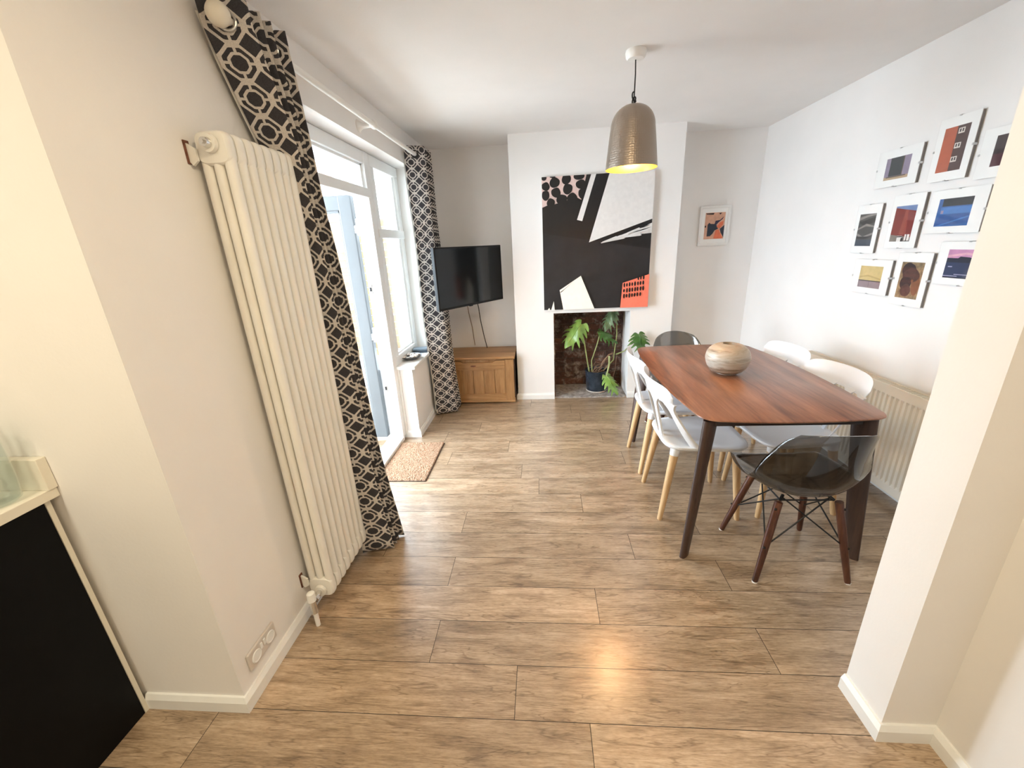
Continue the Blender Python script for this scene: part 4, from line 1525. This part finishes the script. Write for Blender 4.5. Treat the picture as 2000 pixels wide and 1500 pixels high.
sc_ = make_shell_chair('smoke transparent shell chair with dark wooden legs at the near table end')
sc_.location = (1.135, 1.722, 0)
dup(sc_, (1.075, 3.15, 0), math.radians(180), 'smoke transparent shell chair at the far table end, mostly hidden behind the table')

# ------------------------------------------------------------------ panel radiator on the right wall
pr = thing('panel_radiator', 'long cream ribbed panel radiator on the right wall behind the white chairs', 'radiator', (1.96, 2.5, 0.06))
ry0, ry1, rz0, rz1 = 1.86, 3.12, 0.062, 0.655
b = MB()
nr = 36
pts = []
xs0 = 1.945
prof_y = []
for k in range(nr):
    a = ry0 + 0.03 + (ry1 - ry0 - 0.06) * k / nr
    st = (ry1 - ry0 - 0.06) / nr
    prof_y += [(a, 0.0), (a + st * 0.30, 0.0), (a + st * 0.42, 0.010), (a + st * 0.88, 0.010)]
prof_y.append((ry1 - 0.03, 0.0))
m_ = len(prof_y) - 1
zt = [(rz0, 0), (rz0 + 0.045, 0), (rz0 + 0.06, 1), (rz1 - 0.065, 1), (rz1 - 0.05, 0), (rz1, 0)]
b.grid(lambda u, v: Vector((xs0 + prof_y[int(round(u * m_))][1] * zt[int(round(v * 5))][1], prof_y[int(round(u * m_))][0], zt[int(round(v * 5))][0])), m_, 5)
b.box(xs0, xs0 + 0.018, ry0, ry0 + 0.031, rz0, rz1, 0.003)
b.box(xs0, xs0 + 0.018, ry1 - 0.031, ry1, rz0, rz1, 0.003)
b.box(xs0 + 0.012, xs0 + 0.020, ry0 + 0.01, ry1 - 0.01, rz0 + 0.01, rz1 - 0.01)
b.build('panel', M['rad2'], pr)
b = MB()
b.box(xs0 - 0.001, xs0 + 0.004, ry0, ry1, rz1 - 0.004, rz1 + 0.004, 0.001)
b.box(xs0 + 0.056, xs0 + 0.060, ry0, ry1, rz1 - 0.03, rz1 + 0.004, 0.001)
for k in range(80):
    y = ry0 + (ry1 - ry0 - 0.012) * k / 79
    b.box(xs0, xs0 + 0.058, y, y + 0.006, rz1 - 0.004, rz1 + 0.002)
b.build('top_grille', M['rad2'], pr)
b = MB()
for y in (ry0, ry1 - 0.004):
    b.box(xs0 + 0.0, xs0 + 0.06, y, y + 0.004, rz0 + 0.02, rz1 + 0.003, 0.001)
b.build('end_cover', M['rad2'], pr)
MB().tube([(xs0 + 0.03, ry1, rz1 - 0.02), (xs0 + 0.03, ry1 + 0.02, rz1 - 0.02)], 0.011, 12).build('vent_plug', M['chrome'], pr, smooth=True)
b = MB()
for y in (ry0 + 0.2, ry1 - 0.2):
    b.box(xs0 + 0.015, XR, y, y + 0.04, rz0 + 0.1, rz1 - 0.1)
b.build('wall_bracket', M['rad2'], pr)
b = MB()
b.tube([(xs0 + 0.03, ry1 + 0.02, 0.0), (xs0 + 0.03, ry1 + 0.02, 0.09), (xs0 + 0.03, ry1 - 0.01, 0.09)], 0.009, 10)
b.build('feed_pipe', M['polew'], pr, smooth=True)

# ------------------------------------------------------------------ monstera in the fireplace
pc = Vector((0.545, 4.13, 0.017))
mo = thing('potted_monstera', 'monstera plant in a dark blue pot inside the brick fireplace', 'plant', pc)
po = MB().lathe([(0.001, 0.008), (0.098, 0.008), (0.104, 0.02), (0.120, 0.215), (0.124, 0.222), (0.118, 0.226), (0.112, 0.215), (0.109, 0.19), (0.001, 0.19)], 36, pc).build('pot', M['pot'], mo, smooth=True)
MB().lathe([(0.001, 0.0), (0.103, 0.0), (0.107, 0.004), (0.105, 0.012), (0.001, 0.012)], 36, pc).build('saucer', M['potrim'], mo, smooth=True)
sb = MB()
rr = random.Random(6)
sb.grid(lambda u, v: pc + Vector(((0.110 * v) * math.cos(u * 6.2832), (0.110 * v) * math.sin(u * 6.2832), 0.196 + rr.uniform(-0.006, 0.010))), 24, 6)
sb.build('soil', M['soil'], mo, smooth=False)


def monstera_leaf(base, tip, normal, wid, droop, seed, mat, lobes=5):
    """split leaf from its stalk end to its tip"""
    base, tip, normal = Vector(base), Vector(tip), Vector(normal).normalized()
    ax = (tip - base)
    ln = ax.length
    ax.normalize()
    sd = ax.cross(normal).normalized()
    nn = sd.cross(ax).normalized()
    rr = random.Random(seed)

    def pt(a, s):
        """a along the rib (0..1), s sideways in units of wid"""
        d = -droop * (s * s) * wid * 1.0 - droop * 0.6 * (max(0, a) ** 2) * ln * 0.5
        return base + ax * (a * ln) + sd * (s * wid) + nn * (d + 0.012 * math.sin(a * 9 + s * 4))
    mb = MB()

    def half_width(a):
        return max(0.0, math.sin(math.pi * min(1, max(0, (a + 0.20) / 1.22)) ** 0.80)) ** 0.75
    for sg in (-1, 1):
        # inner blade
        mb.grid(lambda u, v: pt(lerp(-0.14 * (1 - 0.0) * v, 1.0, u) if v > 0 else u, sg * v * 0.52 * half_width(lerp(-0.14, 1, u))), 20, 5)
        # lobes
        for k in range(lobes):
            a0 = lerp(-0.16, 0.80, k / lobes) + 0.012
            a1 = lerp(-0.16, 0.80, (k + 1) / lobes) - rr.uniform(0.02, 0.045)
            am_ = (a0 + a1) / 2 + 0.06
            W = half_width(am_) * rr.uniform(0.9, 1.06)
            sweep = 0.12 + 0.10 * k / lobes

            def lob(u, v):
                s = lerp(0.40 * half_width((a0 + a1) / 2), W, v)
                h_ = (a1 - a0) / 2 * (1 - 0.75 * v ** 2.6)
                c = (a0 + a1) / 2 + sweep * v ** 1.5
                return pt(c + (u * 2 - 1) * h_, sg * s)
            mb.grid(lob, 4, 7)
    mb.tube([pt(k / 8, 0) + nn * 0.002 for k in range(9)], [0.004 * (1 - 0.08 * k) for k in range(9)], 6)
    bmn = mb.build('leaf', mat, mo, smooth=True, angle=80)
    return bmn


M['leaf_light'] = simple('young_monstera_leaf', (0.20, 0.34, 0.075), 0.3, var=0.25, nscale=14)
M['leaf_pale'] = simple('dusty_monstera_leaf', (0.12, 0.18, 0.085), 0.4, var=0.3, nscale=14)
E_ = Vector
monstera_leaf((0.375, 4.06, 0.735), (0.20, 3.98, 0.525), (-0.15, -0.75, 0.55), 0.125, 0.55, 1, M['leaf_light'])
monstera_leaf((0.690, 4.13, 0.840), (0.600, 4.06, 0.66), (-0.35, -0.7, 0.45), 0.085, 0.65, 2, M['leaf_pale'])
monstera_leaf((0.575, 4.12, 0.645), (0.76, 4.10, 0.53), (0.2, -0.6, 0.75), 0.080, 0.5, 3, M['leaf'])
monstera_leaf((0.895, 3.86, 0.660), (0.93, 3.80, 0.50), (0.15, -0.75, 0.6), 0.115, 0.35, 4, M['leaf'])
monstera_leaf((0.625, 3.985, 0.215), (0.74, 3.89, 0.050), (0.15, -0.7, 0.6), 0.085, 0.55, 5, M['leaf_light'])
stems = [
    ([(0.47, 4.12, 0.21), (0.445, 4.10, 0.34), (0.41, 4.08, 0.55), (0.375, 4.06, 0.735)], 0.0065, 'stem'),
    ([(0.50, 4.13, 0.21), (0.49, 4.12, 0.34), (0.54, 4.12, 0.50), (0.575, 4.12, 0.645)], 0.006, 'stem'),
    ([(0.60, 4.15, 0.20), (0.72, 4.17, 0.33), (0.745, 4.16, 0.60), (0.735, 4.15, 0.75), (0.690, 4.13, 0.845)], 0.006, 'stem'),
    ([(0.74, 4.13, 0.40), (0.80, 4.02, 0.46), (0.86, 3.92, 0.57), (0.895, 3.86, 0.660)], 0.0055, 'stem'),
    ([(0.66, 4.06, 0.40), (0.655, 4.02, 0.32), (0.625, 3.985, 0.215)], 0.0085, 'stem'),
]
for pts, r, k in stems:
    MB().tube(pts, [r * 1.25] + [r] * (len(pts) - 1), 8).build('stem', M[k], mo, smooth=True)
rb = MB()
rr = random.Random(15)
for k in range(11):
    a = rr.uniform(-2.6, 0.6)
    p0 = pc + Vector((rr.uniform(-.07, .09), rr.uniform(-.08, .03), 0.205))
    p1 = p0 + Vector((rr.uniform(-.05, .12), rr.uniform(-.05, .02), rr.uniform(0.02, 0.13)))
    p2 = p1 + Vector((rr.uniform(-.02, .10), rr.uniform(-.03, .02), rr.uniform(-0.05, 0.06)))
    rb.tube([p0, p1, p2], [0.003, 0.0026, 0.002], 6)
rb.tube([(0.74, 4.1, 0.40), (0.72, 4.05, 0.25), (0.66, 4.0, 0.06)], [0.0028, 0.0026, 0.002], 6)
rb.tube([(0.70, 4.1, 0.42), (0.66, 4.08, 0.41), (0.60, 4.1, 0.33), (0.56, 4.12, 0.21)], [0.007, 0.008, 0.006, 0.004], 6)
ro = rb.build('aerial_roots', M['root'], mo, smooth=True)
ro['kind'] = 'stuff'
